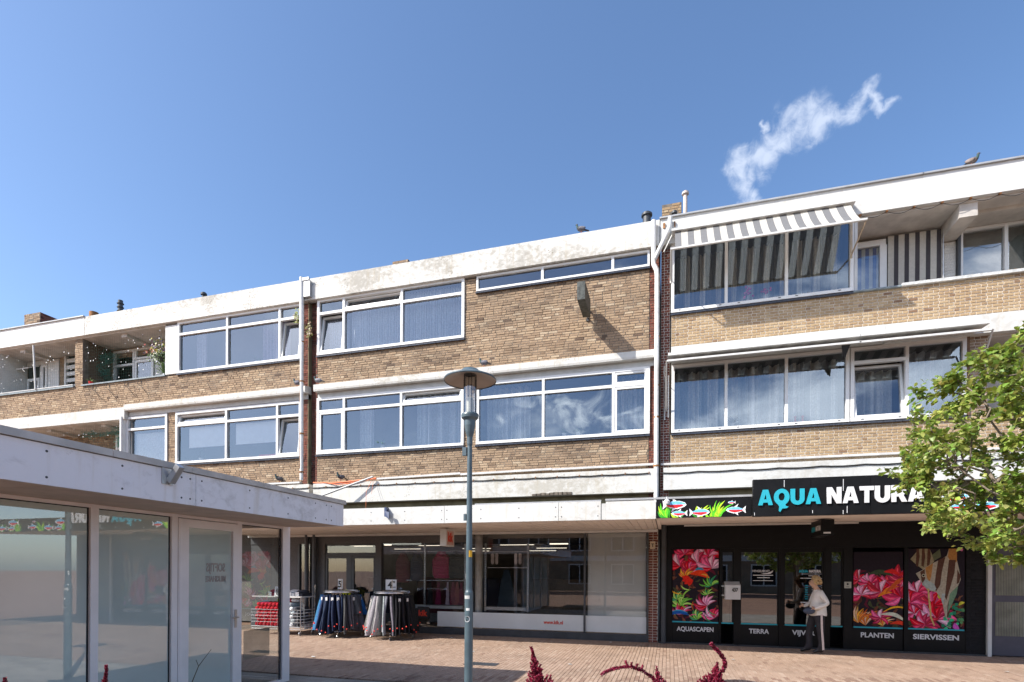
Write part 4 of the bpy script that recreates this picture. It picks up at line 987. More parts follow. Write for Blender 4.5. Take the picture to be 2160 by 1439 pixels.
for (a, b_, z) in ((-7.5, -5.2, 2.22), (-7.5, -5.2, 1.42), (-4.66, -3.5, 2.20), (-4.66, -3.5, 1.78)):
    m = MB(); m.tube([(a, 13.66, z), (b_, 13.66, z)], .014, 6); m.build('rail', M_CHROME, KS)
for (a, b_) in ((-7.4, -5.3), (-4.66, -3.55)):
    m = MB(); m.box(a, b_, 13.56, 13.9, .66, .74); m.build('display_shelf', M_TRUNK, KS)
LOGO = thing('logo_card', 'dark card with a red kik logo low in the clothes shop window', 'logo card', (-6.35, 13.36, .45))
m = MB(); m.box(-6.52, -6.18, 13.345, 13.355, .40, .72); m.build('card', M_BLACKM, LOGO); text('kik', (-6.35, 13.342, .47), .22, M_REDV, LOGO, .008, .26)
# garments and goods in the window
def puffer(x, z, w, h, col, label):
    m = MB(); nb = 12
    prof = []
    for i in range(nb*3+1):
        t = i/(nb*3); zz = z+h*(1-t); ww = w*(.30+.7*min(1, t*3.2))*(1 if t < .85 else 1-.25*(t-.85)/.15); bul = .02*abs(sin(pi*t*nb)); prof.append((ww/2+bul, .10+bul*1.5, zz))
    n = 14
    vs = [(x+a*cos(2*pi*j/n), 13.72+b_*sin(2*pi*j/n), zz) for (a, b_, zz) in prof for j in range(n)]
    fs = [(i*n+j, i*n+(j+1) % n, (i+1)*n+(j+1) % n, (i+1)*n+j) for i in range(len(prof)-1) for j in range(n)]
    m.faces(vs, fs, 0, .5, col, True); solo(m, 'quilted_jacket', M_CLOTH, label, 'jacket')
puffer(-5.98, 1.48, .52, .74, (.42, .02, .11), 'magenta quilted body warmer hung in the clothes shop window')
puffer(-5.52, 1.48, .50, .74, (.05, .055, .06), 'black quilted jacket hung beside the magenta body warmer')
puffer(-7.15, 1.35, .42, .82, (.16, .03, .05), 'dark burgundy coat hung just right of the shop doors')
puffer(-6.72, 1.40, .36, .78, (.04, .05, .09), 'navy coat hung between burgundy coat and window upright')
def small_garment(x, z, w, h, col, label, group=None, y=13.66):
    m = MB(); n = 6
    L_, R_ = [], []
    for i in range(n+1):
        t = i/n; ww = w*(.25+.75*t**.7); L_.append((x-ww/2, y+.015*sin(i*2), z-h*t)); R_.append((x+ww/2, y+.015*cos(i*2), z-h*t))
    for i in range(n):
        m.face([L_[i], R_[i], R_[i+1], L_[i+1]], 0, .5, col, True)
        m.face([(L_[i][0], L_[i][1]+.04, L_[i][2]), (R_[i][0], R_[i][1]+.04, R_[i][2]), (R_[i+1][0], R_[i+1][1]+.04, R_[i+1][2]), (L_[i+1][0], L_[i+1][1]+.04, L_[i+1][2])], 0, .5, col, True)
    solo(m, 'hanging_garment', M_CLOTH, label, 'garment', group)
for i, (dx, c) in enumerate(((-6.3, (.015, .015, .018)), (-6.05, (.16, .01, .05)), (-5.78, (.42, .34, .42)), (-5.62, (.19, .04, .07)), (-5.50, (.26, .07, .08)), (-5.38, (.15, .02, .06)))):
    small_garment(dx, 1.38, .17 if i != 2 else .10, .62, c, ('black', 'plum', 'pale patterned', 'rose', 'coral', 'wine')[i]+' small garment on the low rail of the clothes shop window')
small_garment(-4.1, 1.72, .5, 1.0, (.02, .035, .05), 'blue-black garment bags hanging in the right clothes shop window')
for (x, lb) in ((-4.42, 'left pair of white slippers on the upper display rail'), (-3.78, 'right pair of white slippers on the upper display rail')):
    m = MB()
    for k in (-1, 1):
        cx = x+k*.055; pts = [(.0, .0), (.035, .03), (.042, .10), (.034, .17), (.045, .24), (.03, .29), (0, .30), (-.03, .29), (-.045, .24), (-.034, .17), (-.042, .10), (-.035, .03)]
        P = [(cx+a, 13.62+.012*k, 1.86+b_) for a, b_ in pts]; Q = [(a, y+.02, z) for a, y, z in P]; m.face(P); m.face(Q[::-1]); n = len(P)
        m.faces(P+Q, [(i, (i+1) % n, n+(i+1) % n, n+i) for i in range(n)])
    solo(m, 'slippers', plain('slipper_sole', (.72, .62, .60), .7), lb, 'slippers')
for (x, y, lb_) in ((-9.0, 16, 'behind the left shop door'), (-7.0, 16.5, 'behind the burgundy coat'), (-5.8, 17, 'behind the magenta body warmer'), (-3.6, 16.5, 'behind the right pair of slippers'), (-2.6, 15.6, 'left of the pale window panel'), (-8.2, 18, 'far back behind the right shop door')):
    m = MB(); m.box(x-.5, x+.5, y-.2, y+.2, 0.3, 1.45, 0, .5, rnd.choice(((.10, .03, .04), (.16, .12, .08), (.05, .05, .08), (.2, .16, .12)))); m.box(x-.52, x+.52, y-.22, y+.22, .0, .3, 0, .5, (.2, .2, .2))
    solo(m, 'goods_shelf', M_CLOTH, 'dim shelf of folded clothes inside the shop, '+lb_, 'shelf', 'shelves inside the clothes shop')

# ------------------------------------------------------------------ goods standing outside the clothes shop
def trousers(cx, cy, ang, r0, col, label, group, length=.92, flare=.10, tag=True, paper=False, short=False):
    ang += rnd.uniform(-.05, .05); length *= rnd.uniform(.86, 1.04); flare += rnd.uniform(-.05, .05)
    T = thing('trousers', label, 'trousers', (cx+r0*cos(ang), cy+r0*sin(ang), 1.05), group)
    sk = rnd.uniform(-.5, .5); m = MB(); u = Vector((cos(ang), sin(ang), 0)); v = Vector((-sin(ang), cos(ang), 0)); n = 6; u0 = u; uu = Vector((cos(ang+sk), sin(ang+sk), 0)); vv = Vector((-sin(ang+sk), cos(ang+sk), 0))
    z0 = 1.06; L = length*(.6 if short else 1)
    wob = rnd.uniform(-.09, .09)
    for leg in (0, 1):
        rings = []
        for i in range(n+1):
            t = i/n; rad = r0-.10+.0*t; hw = .075+.035*t; cen = Vector((cx, cy, 0))+u*(r0-.02+flare*t)+uu*(.10 if leg else -.10)*(.35+.5*t)+v*(wob*t+.02*sin(5*t+ang*7)*t)
            th = .014+.007*sin(3*t+leg)
            q = [cen+uu*hw*.8+vv*th, cen+vv*th*1.5, cen-uu*hw*.8+vv*th, cen-uu*hw*.8-vv*th, cen-vv*th*1.5, cen+uu*hw*.8-vv*th]
            rings.append([(p.x, p.y, z0-L*t) for p in q])
        k = len(rings[0]); vs = [p for r_ in rings for p in r_]
        m.faces(vs, [(i*k+j, i*k+(j+1) % k, (i+1)*k+(j+1) % k, (i+1)*k+j) for i in range(n) for j in range(k)], 0, .5, tuple(c*rnd.uniform(.9, 1.1) for c in col), True)
    m.build('cloth', M_CLOTH, T)
    if tag:
        p = Vector((cx, cy, 0))+u*(r0+flare*.85+.17)+v*rnd.uniform(-.02, .02); m = MB(); m.ball((p.x, p.y, z0-L*rnd.uniform(.80, .96)), .017); m.build('security_tag', M_TAGR, T)
    if paper:
        p = Vector((cx, cy, 0))+u*(r0+.10); z = .93; m = MB(); m.face([(p.x-v.x*.03, p.y-v.y*.03, z), (p.x+v.x*.03, p.y+v.y*.03, z), (p.x+v.x*.03, p.y+v.y*.03, z+.08), (p.x-v.x*.03, p.y-v.y*.03, z+.08)]); m.build('paper_label', M_LETW, T)
    m = MB(); p = Vector((cx, cy, 0))+u*(r0-.02); m.box(p.x-.012, p.x+.012, p.y-.012, p.y+.012, 1.05, 1.10); m.build('hanger', M_BLACKM, T)
M_TAGR = plain('red_security_tag', (.85, .06, .04), .4)
ORD = 'first second third fourth fifth sixth seventh eighth ninth tenth eleventh twelfth thirteenth fourteenth fifteenth sixteenth seventeenth eighteenth nineteenth twentieth'.split()
def round_rack(cx, cy, label, price, cents, cols, glabel):
    R_ = thing('round_clothes_rack', label, 'clothes rack', (cx, cy, 0), 'round clothes racks outside the clothes shop')
    m = MB(); m.tube([(cx, cy, .08), (cx, cy, 1.45)], .018, 8); m.build('pole', M_CHROME, R_)
    for rr_ in (.44,):
        m = MB(); m.tube([(cx+rr_*cos(2*pi*i/40), cy+rr_*sin(2*pi*i/40), 1.13) for i in range(41)], .017, 8, caps=False); m.tube([(cx+rr_*.97*cos(2*pi*i/40), cy+rr_*.97*sin(2*pi*i/40), 1.16) for i in range(41)], .010, 6, caps=False); m.build('ring', M_CHROME, R_)
    for k in range(4):
        a = k*pi/2+.4; m = MB(); m.tube([(cx, cy, 1.13), (cx+.44*cos(a), cy+.44*sin(a), 1.13)], .008, 6); m.build('spoke', M_CHROME, R_)
        m = MB(); m.tube([(cx, cy, .10), (cx+.50*cos(a), cy+.50*sin(a), .10)], .015, 6); m.build('base_leg', M_CHROME, R_)
        m = MB(); m.lathe([(0, -.012), (.035, -.012), (.035, .012), (0, .012)], (cx+.52*cos(a), cy+.52*sin(a), .035), 12, axis='x'); m.build('castor', M_STEEL, R_)
    w = .30 if cents else .14
    m = MB(); m.box(cx-.03-w/2, cx-.03+w/2, cy-.012, cy-.004, 1.20+.0, 1.46); m.build('price_board', M_LETW, R_)
    text(price, (cx-.03-(.03 if cents else .01), cy-.015, 1.25), .23, M_BLACKM, R_, .008)
    if cents: text('99', (cx+.05, cy-.015, 1.375), .07, M_BLACKM, R_, .003); text('p.st', (cx+.06, cy-.015, 1.26), .05, M_BLACKM, R_, .002)
    else: text('*', (cx+.01, cy-.015, 1.33), .09, M_BLACKM, R_, .003)
    N = len(cols); cnt = {}
    for i, (c, word, short, paper) in enumerate(cols):
        a = radians(168+i*360/N)
        if i*360/N > 262: break
        cnt[word] = cnt.get(word, 0)+1; tot_ = sum(1 for k, q in enumerate(cols) if q[1] == word and k*360/N <= 262)
        word = word if tot_ == 1 else ORD[cnt[word]-1]+' '+word
        trousers(cx, cy, a, .44, c, word+' '+glabel+(' counted from the left' if ' trousers' in word and word.split()[0] in ORD else ''), 'trousers '+glabel, short=short, paper=paper, tag=True)
DEN, NAVY, GRY, BLK, BLU = (.04, .15, .34), (.012, .022, .06), (.10, .10, .12), (.012, .012, .015), (.02, .12, .42)
cols = [(DEN, 'light denim blue trousers hanging', False, k == 3) for k in range(8)] + [(NAVY, 'navy trousers hanging', False, k % 2 == 0) for k in range(8)] + [(GRY, 'dark grey trousers hanging', k == 3, k == 2) for k in range(6)] + \
       [(BLU, 'bright blue shorts hanging', True, True)] + [(GRY, 'dark grey trousers hanging', False, False)] * 4 + [(BLK, 'black trousers hanging', False, k == 1) for k in range(12)]
round_rack(-8.11, 12.2, 'left round chrome clothes rack of blue trousers with a narrow price board', '5', False, cols, 'on the left round rack')
LG, PG = (.33, .33, .345), (.17, .17, .19)
cols = [((.17, .17, .16), 'olive grey trousers hanging', False, False) for k in range(4)] + [(LG if k % 3 else PG, 'pale grey trousers hanging', False, k == 2) for k in range(10)] + [(BLK, 'black trousers hanging', False, k in (2, 4)) for k in range(24)]
round_rack(-6.65, 12.2, 'right round chrome clothes rack of grey trousers with a wide price board', '4', True, cols, 'on the right round rack')
# wire bin of rolled towels on castors
WB = thing('wire_bin', 'wheeled white wire bin of rolled towels by the pavilion corner', 'wire bin', (-9.6, 12.0, 0))
bx0, bx1, by0, by1 = -10.5, -8.98, 11.72, 12.3
m = MB()
for z in (.16, .22, .34, .42, .50, .58, .66):
    m.tube([(bx0, by0, z), (bx1, by0, z), (bx1, by1, z)], .006 if z > .3 else .009, 5)
for i in range(46): x = bx0+(bx1-bx0)*i/45; m.tube([(x, by0, .16), (x, by0, .24 if i % 6 else .66)], .004, 4, caps=False)
for i in range(14): y = by0+(by1-by0)*i/13; m.tube([(bx1, y, .16), (bx1, y, .80 if i in (0, 3) else .3)], .005, 4, caps=False)
for k in range(10): m.tube([(bx1, by0, .66+k*.035), (bx1, by0+.12, .66+k*.035)], .005, 4, caps=False)
m.build('wire_basket', M_LETW, WB)
m = MB(); m.tube([(bx1, by0, .1), (bx1, by0, 1.02)], .012, 6); m.tube([(bx1+.0, by1, .1), (bx1, by1, 1.3)], .012, 6); m.build('post', M_CHROME, WB)
for (x, y) in ((bx1-.04, by0+.03), (bx1-.04, by1-.03), (bx0+.05, by0+.03)):
    m = MB(); m.lathe([(0, -.015), (.05, -.015), (.055, 0), (.05, .015), (0, .015)], (x, y, .055), 14, axis='x'); m.build('castor', M_STEEL, WB)
m = MB(); m.box(bx0, bx1+.02, by0+.02, by1, .98, 1.01); m.build('shelf', M_TRUNK, WB)
m = MB(); m.box(-9.78, -9.46, by0-.01, by0+.0, 1.0, 1.26); m.xform(Matrix.Translation((-9.6, by0, 1)) @ Matrix.Rotation(radians(-8), 4, 'X') @ Matrix.Translation((9.6, -by0, -1))); m.build('price_board', M_LETW, WB)
text('1', (-9.68, by0-.025, 1.05), .21, M_BLACKM, WB, .008); text('99', (-9.57, by0-.035, 1.17), .06, M_BLACKM, WB, .002); text('p.st', (-9.55, by0-.02, 1.05), .05, M_BLACKM, WB, .002)
def towel(x, y, z, r, col, label, L=.5, group=None):
    m = MB(); n = 12; prof = [(r*.15, -.002), (r*.2, .0), (r*.5, -.004), (r*.55, .004), (r*.92, -.004), (r, .012), (r, L)]
    vs = [(x+a*cos(2*pi*j/n), y+h, z+a*sin(2*pi*j/n)) for a, h in prof for j in range(n)]
    m.faces(vs, [(i*n+j, i*n+(j+1) % n, (i+1)*n+(j+1) % n, (i+1)*n+j) for i in range(len(prof)-1) for j in range(n)], 0, .5, col, True)
    solo(m, 'rolled_towel', M_CLOTH, label, 'towel', group)
k = 0
for row in range(6):
    for i in range(11):
        x = -10.35+i*.118+(row % 2)*.05; z = .28+row*.102
        if x > bx1-.2: c, w_ = (.055, .055, .065), 'charcoal'
        elif x > bx1-.48: c, w_ = (.62, .64, .66), 'white'
        else: c, w_ = (.60, .015, .03), 'red'
        if w_ == 'white' and row % 2: c, w_ = (.45, .50, .52), 'pale grey'
        if row == 5 and i > 8: continue
        towel(x, by0+.03, z, .052, c, w_+' rolled towel, '+ORD[row]+' row up and '+ORD[i]+' along in the wire bin', .5, w_+' towels in the wire bin')
for i, (x, c, w_) in enumerate(((-9.72, (.25, .62, .05), 'lime green'), (-9.5, (.40, .015, .05), 'crimson'), (-9.3, (.55, .58, .60), 'loose grey'))):
    m = MB(); m.ball((x, 11.95, .90), (.13, .12, .05), 0, c, 10, 6); solo(m, 'crumpled_towel', M_CLOTH, w_+' towel crumpled on top of the wire bin', 'towel')
for i, (x, c) in enumerate(((-9.95, (.30, .03, .06)), (-9.35, (.6, .6, .6)), (-9.12, (.03, .03, .04)))):
    m = MB(); m.box(x-.10, x+.12, 11.8, 12.2, 1.01, 1.09, 0, .5, c); m.ball((x, 12.0, 1.12), (.16, .16, .06), 0, c, 10, 6); m.box(x-.07, x+.03, 11.78, 11.795, 1.02, 1.12, 0, .5, (.8, .8, .78))
    solo(m, 'folded_pack', M_CLOTH, ('burgundy', 'pale grey', 'black')[i]+' folded pack on the shelf above the wire bin', 'folded pack')
m = MB(); m.ball((-8.52, 13.05, 1.02), .14, 0, (.6, .65, .02), 14, 9); m.box(-8.62, -8.42, 12.95, 13.15, .1, .9, 0, .5, (.03, .03, .03)); solo(m, 'ball_display', M_CLOTH, 'yellow and black ball on a dark stand behind the left round rack', 'ball')

# ------------------------------------------------------------------ aquarium shop front
AS = thing('aquarium_shop', 'black aquarium shop front with aquatic posters between its doors', 'shop', (3.2, 13.4, 0))
m = MB()
for (a, b_, c, d) in ((-.2, 6.27, 2.24, 2.92), (-.12, .08, 0, 2.24), (1.14, 1.18, 0, 2.24), (1.45, 1.58, 0, 2.24), (2.40, 2.49, 0, 2.24), (3.30, 3.42, 0, 2.24), (3.68, 3.85, 0, 2.24), (4.82, 4.89, 0, 2.24)): m.box(a, b_, 13.34, 13.5, c, d)
m.build('black_frame', M_BLACK, AS)
m = MB(); m.tube([(-.1, 13.28, 0), (-.1, 13.28, 2.8)], .06, 10); m.tube([(-.23, 13.3, 0), (-.23, 13.3, .0)], .05, 10) if 0 else None; m.build('column', M_DGREY, AS)
b = Bricks(); b.wall(5.93, 6.27, 0, 2.86, 13.35, M_BBRICK, mort=M_MORT_B, ls=.14, lh=.08, ch=.0635, bond='flemish', seed=41, rough=.003, depth=.1); b.wall(-.2, -.0, 0, 2.86, 13.35, M_BBRICK, mort=M_MORT_B, ls=.14, lh=.08, ch=.0635, bond='flemish', seed=42, rough=.003, depth=.1); b.build(AS, 150)
m = MB(); m.box(6.275, 6.345, 13.30, 13.5, 0, 2.86); m.build('white_post', M_WPAINT, AS)
D4 = MB(); D4.box(6.35, 7.6, 13.40, 13.46, 0.02, 2.8); dr = D4.build('grey_door', plain('violet_grey_paint', (.085, .08, .105), .6, 0, .08, 6), AS)
for (c, d) in ((.42, 1.12), (1.25, 2.05)):
    m = MB(); x = 6.45
    while x < 7.5: m.box(x, x+.014, 13.385, 13.399, c, d); x += .027
    m.build('ribbed_glass', plain('ribbed_glass', (.30, .31, .25), .25, 0, .2, 3), dr)
for (a, b_) in ((.08, 1.14), (1.58, 2.40), (2.49, 3.30), (3.85, 4.82), (4.89, 5.93)): MB().box(a+.004, b_-.004, 13.37, 13.44, .03, .50).build('kick_panel', M_BLACK, AS)
m = MB(); m.box(-.2, 6.27, 13.32, 13.5, 0, .03); m.build('threshold', M_DGREY, AS)
for (a, b_) in ((.10, 1.12), (1.18, 1.45), (1.61, 2.365), (2.52, 3.28), (3.44, 3.67), (3.874, 4.80), (4.90, 5.90)):
    m = MB(); m.box(a, b_, 13.355, 13.37, .503, .532); m.build('cyan_stripe', M_CYAN, AS)
for (a, b_) in ((1.18, 1.45), (1.58, 2.40), (2.49, 3.30), (3.42, 3.68)):
    f = MB(); f.box(a, a+.03, 13.36, 13.42, .53, 2.24); f.box(b_-.03, b_, 13.36, 13.42, .53, 2.24); f.box(a+.03, b_-.03, 13.36, 13.42, 2.15, 2.24)
    d = f.build('door' if b_-a > .5 else 'side_light', M_BLACK, AS); g = MB(); g.face([(a+.03, 13.40, .532), (b_-.03, 13.40, .532), (b_-.03, 13.40, 2.15), (a+.03, 13.40, 2.15)]); g.build('pane', M_DGLASS, d)
for (tx, cx, w) in (('AQUASCAPEN', .61, .82), ('TERRA', 1.99, .42), ('VIJVER', 2.90, .46), ('PLANTEN', 4.33, .62), ('SIERVISSEN', 5.40, .82)):
    text(tx, (cx, 13.364, .305), .145, M_LETW, AS, .0045, w)
def rowbars(x, z, n, cols, w, h=.016, dz=.05):
    for i in range(n):
        for (dx, ww, mat) in cols: 
            MB().box(x+dx, x+dx+ww, 13.386, 13.39, z-i*dz, z-i*dz+h).build('print_line', M_CYAN if mat else M_LETW, AS)
mat_m = {0: MB(), 1: MB()}
rowbars(2.93, 1.40, 7, [(0, .06, 1), (.14, .11, 0), (.32, .09, 0)], .1)
rowbars(2.84, 1.56, 1, [(0, .5, 0)], .1); rowbars(2.86, 1.66, 1, [(0, .46, 0)], .1, .008); rowbars(2.90, 1.615, 1, [(.1, .22, 0)], .1); rowbars(2.84, 1.02, 1, [(0, .3, 0)], .1, .02)
rowbars(1.86, 1.62, 1, [(0, .42, 0)], .1, .018); rowbars(1.95, 1.565, 1, [(0, .26, 0)], .1, .018); rowbars(1.86, 1.50, 1, [(0, .42, 0)], .1, .012)
text('AQUA', (2.90, 13.386, 1.70), .075, M_CYAN, AS, .005, .19); text('NATURA', (3.13, 13.386, 1.70), .075, M_LETW, AS, .005, .24)
text('HENGELSPORT', (2.03, 13.386, 1.70), .07, M_LETW, AS, .001, .36)
m = MB(); P = [(2.02, 1.665), (2.12, 1.655), (2.22, 1.66), (2.27, 1.70), (2.28, 1.74), (2.23, 1.71), (2.16, 1.68)]; m.face([(a, 13.385, c) for a, c in P]); m.build('fish_emblem', M_LETW, AS)
IC = MB(); IC.box(3.69, 3.82, 13.315, 13.34, 1.36, 1.50); icm = solo(IC, 'intercom', plain('intercom_plate', (.42, .42, .36), .4), 'beige intercom plate beside the aquarium shop door', 'intercom')
m = MB(); m.lathe([(0, 0), (.022, 0)], (0, 0, 0), 10, axis='x'); m.xform(Matrix.Translation((3.75, 13.313, 1.45)) @ Matrix.Rotation(radians(90), 4, 'Z')); m.box(3.72, 3.78, 13.31, 13.314, 1.385, 1.395); m.build('speaker_hole', M_BLACKM, icm)
MBX = thing('letter_box', 'white letter box numbered 437 fixed beside the leftmost poster', 'letter box', (1.4, 13.2, 1.08))
m = MB(); m.faces([(1.24, 13.02, 1.08), (1.56, 13.06, 1.08), (1.56, 13.3, 1.08), (1.24, 13.3, 1.08), (1.24, 13.02, 1.40), (1.56, 13.06, 1.40), (1.56, 13.3, 1.48), (1.24, 13.3, 1.48)], [(0, 3, 2, 1), (4, 5, 6, 7), (0, 1, 5, 4), (1, 2, 6, 5), (2, 3, 7, 6), (3, 0, 4, 7)]); m.build('box', M_WPAINT, MBX)
text('437', (1.44, 13.025, 1.26), .11, M_BLACKM, MBX, .004, .13)
m = MB(); m.box(1.18, 1.24, 13.2, 13.34, 1.15, 1.18); m.box(1.18, 1.24, 13.2, 13.34, 1.36, 1.39); m.build('bracket', M_STEEL, MBX)
m = MB(); m.box(1.24, 1.38, 13.6, 13.8, .5, 1.75); m.build('wooden_post', plain('raw_wood', (.30, .20, .11), .8, 0, .3, 8), AS)
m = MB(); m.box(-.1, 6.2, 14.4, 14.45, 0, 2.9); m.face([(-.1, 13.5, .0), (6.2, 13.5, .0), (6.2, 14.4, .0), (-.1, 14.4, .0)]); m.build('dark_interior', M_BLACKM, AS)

# printed posters
PINK = [(.70, .03, .12), (.80, .10, .28), (.55, .02, .05), (.85, .30, .50), (.62, .0, .02), (.78, .45, .62), (.45, .02, .08)]
ORG = [(.80, .22, .02), (.85, .38, .03), (.60, .10, .02)]
GRN = [(.15, .50, .05), (.30, .65, .08), (.45, .72, .15), (.03, .30, .12)]
def poster(x0, x1, z0, z1, label, kind, seed):
    P = thing('poster', label, 'poster', ((x0+x1)/2, 13.36, z0), 'aquatic posters on the aquarium shop front')
    m = MB(); m.box(x0, x1, 13.362, 13.38, z0, z1, 0, .5, (.018, .012, .02)); m.build('board', M_PRINT, P)
    r = random.Random(seed); box = (x0, x1, z0, z1); fl = []; W_ = x1-x0; H = z1-z0
    def L(px, pz, ang, l, w, c): print_leaf(fl, x0+px*W_, z0+pz*H, radians(ang), l, w, c, box, 0)
    top = {1: 1.02, 2: .72, 3: .48}[kind]
    for i in range(90): # blurred dark undergrowth
        c = r.choice(((.10, .03, .02), (.16, .05, .03), (.06, .07, .03), (.20, .08, .04), (.12, .01, .03)))
        L(r.random(), r.random()*top*.95, r.uniform(0, 360), r.uniform(.1, .25), r.uniform(.01, .035), c)
    def rosette(px, pz, R_, pal, n=9, w=.16, a0=20, a1=160):
        base_ = r.choice(pal)
        for k in range(n):
            a = a0+(a1-a0)*k/(n-1)+r.uniform(-9, 9); c = tuple(min(.95, q_*1.2) for q_ in r.choice(pal)); l = R_*r.uniform(.7, 1.1)
            L(px, pz, a, l, l*w, tuple(v*.55 for v in c)); L(px, pz, a+3, l*.95, l*w*.62, c); L(px, pz, a+6, l*.8, l*w*.16, tuple(min(.9, v*1.25+.10) for v in c))
    if kind == 1:
        for (px, pz, R_) in ((.25, .93, .34), (.75, .90, .38), (.55, .80, .36), (.15, .76, .30), (.85, .74, .34), (.35, .68, .26)): rosette(px, pz, R_, PINK, 9, .2, 0, 180)
        rosette(.3, .62, .24, ORG, 8, .12)
        c = (.80, .05, .01); 
        for k in range(9): L(.38, .60, 150+k*16, .13+.05*(k % 2), .045, (.75, .02, .01))
        L(.40, .66, -12, .42, .075, c); L(.48, .71, 2, .22, .03, (.03, .30, .48)); L(.62, .655, -25, .2, .02, (.80, .35, .05))
        for (px, pz, R_) in ((.85, .50, .26), (.2, .22, .30), (.78, .38, .16), (.1, .30, .24)): rosette(px, pz, R_, GRN, 10, .09, 10, 170)
        rosette(.75, .22, .30, PINK, 9, .14, 20, 200); rosette(.2, .10, .28, ORG+PINK, 9, .10); rosette(.55, .03, .26, GRN, 9, .12); rosette(.9, .05, .3, PINK, 8, .14)
        for k in range(12): L(r.random(), r.random()*.55, r.uniform(10, 170), r.uniform(.12, .3), r.uniform(.008, .02), r.choice(PINK+GRN+ORG))
        L(-.05, .09, 0, .42, .05, (.01, .10, .40)); L(-.05, .115, 0, .40, .015, (.05, .35, .6))
    if kind == 2:
        for (px, pz, R_) in ((.1, .62, .22), (.35, .58, .28), (.75, .55, .36), (1.0, .62, .34), (.55, .46, .32), (.15, .42, .24), (.95, .40, .34)): rosette(px, pz, R_, PINK, 10, .2, -20, 200)
        L(.30, .70, -4, .46, .05, (.05, .075, .04)); L(.62, .735, -14, .30, .045, (.70, .02, .02)); L(.9, .68, 15, .2, .04, (.65, .02, .03))
        for k in range(5): L(.5+.08*k, .40+.03*k, r.uniform(20, 60), .28, .035, r.choice(ORG))
        for (px, pz, R_) in ((.25, .02, .42), (.1, .05, .34), (.6, .02, .30)): rosette(px, pz, R_, ORG+[(.75, .5, .1), (.8, .5, .35)], 11, .06, 30, 120)
        rosette(.55, .12, .22, PINK, 7, .2, -40, 220); L(.55, .17, -18, .5, .04, (.65, .68, .55)); L(.6, .20, 8, .5, .02, (.85, .45, .02)); L(.75, .05, -10, .35, .04, (.75, .05, .02))
    if kind == 3:
        for (px, pz, R_) in ((.15, .45, .30), (.45, .30, .36), (.1, .18, .30), (.5, .12, .38), (.3, .05, .30), (.02, .32, .3)): rosette(px, pz, R_, PINK, 10, .2, -30, 210)
        for k in range(26): L(r.uniform(.62, 1), r.uniform(0, .30), r.uniform(0, 360), r.uniform(.05, .1), r.uniform(.025, .04), r.choice([(.03, .40, .20), (.05, .55, .25), (.10, .30, .12), (.02, .22, .12)]))
        L(.9, .0, 120, .15, .05, (.6, .1, .5)); L(.55, .38, 60, .1, .04, (.55, .60, .02)); L(.9, .30, 30, .12, .03, (.65, .6, .05)); L(.95, .97, 100, .14, .05, (.7, .2, .4))
        def pg(pts, c):
            Q = clip_poly([(x0+a*W_, z0+b_*H) for a, b_ in pts], *box)
            if Q: fl.append((Q, c))
        S_, B_, O_ = (.42, .38, .30), (.10, .045, .03), (.42, .20, .06)
        # small angelfish behind
        pg([(.03, .87), (.14, .96), (.2, 1), (.38, 1), (.42, .93), (.46, .84), (.36, .78), (.26, .74), (.14, .80)], (.30, .26, .16))
        for a in (.14, .24, .34): pg([(a, 1), (a+.045, 1), (a+.06, .9), (a+.03, .77), (a-.01, .79)], B_)
        pg([(.42, .92), (.56, 1), (.58, .90), (.46, .85)], (.12, .14, .08))
        # large angelfish
        pg([(.13, .69), (.24, .73), (.38, .80), (.55, .86), (.68, .91), (.72, 1.0), (.86, 1.0), (.86, .86), (.90, .74), (.93, .62), (.86, .50), (.80, .38), (.72, .22), (.68, .12), (.64, .22), (.60, .36), (.50, .46), (.34, .48), (.25, .56)], S_)
        pg([(.70, .9), (.72, 1), (.86, 1), (.86, .84), (.78, .80)], O_)
        pg([(.30, .76), (.44, .82), (.41, .66), (.38, .58), (.33, .64)], O_)
        for pts in ([(.21, .71), (.29, .745), (.30, .62), (.27, .55), (.235, .60)], [(.53, .855), (.66, .90), (.60, .72), (.57, .55), (.50, .47), (.46, .50), (.49, .68)],
                    [(.72, .86), (.84, .86), (.82, .70), (.74, .50), (.68, .36), (.65, .40), (.68, .6)], [(.87, .74), (.93, .66), (.90, .58), (.86, .56)], [(.76, .46), (.82, .48), (.72, .16), (.69, .14), (.70, .3)]): pg(pts, B_)
        pg([(.24, .55), (.34, .50), (.46, .47), (.50, .50), (.46, .56), (.36, .60), (.30, .62)], (.38, .45, .44)); pg([(.60, .44), (.66, .44), (.62, .30), (.59, .36)], (.40, .46, .46))
        pg([(.74, .44), (.88, .54), (.86, .44), (.76, .28), (.70, .20)], (.16, .28, .18))
        pg([(.34, .50), (.37, .50), (.42, .15), (.48, .04), (.46, .03), (.39, .14)], (.60, .42, .16))
        pg([(a, b_) for a, b_ in [(.27+.035*cos(radians(q)), .665+.02*sin(radians(q))) for q in range(0, 360, 30)]], (.5, .48, .35)); pg([(a, b_) for a, b_ in [(.27+.02*cos(radians(q)), .665+.012*sin(radians(q))) for q in range(0, 360, 30)]], (.005, .005, .005))
    print_mesh(fl, 13.361, 'print', P, .00003)
poster(.10, 1.12, .533, 2.225, 'poster of pink and green water plants with a red fish, above AQUASCAPEN', 1, 2)
poster(3.874, 4.80, .533, 2.15, 'poster of pink leaves fading to black at the top, above PLANTEN', 2, 3)
poster(4.90, 5.90, .533, 2.21, 'poster of a striped angelfish over pink leaves, above SIERVISSEN', 3, 4)
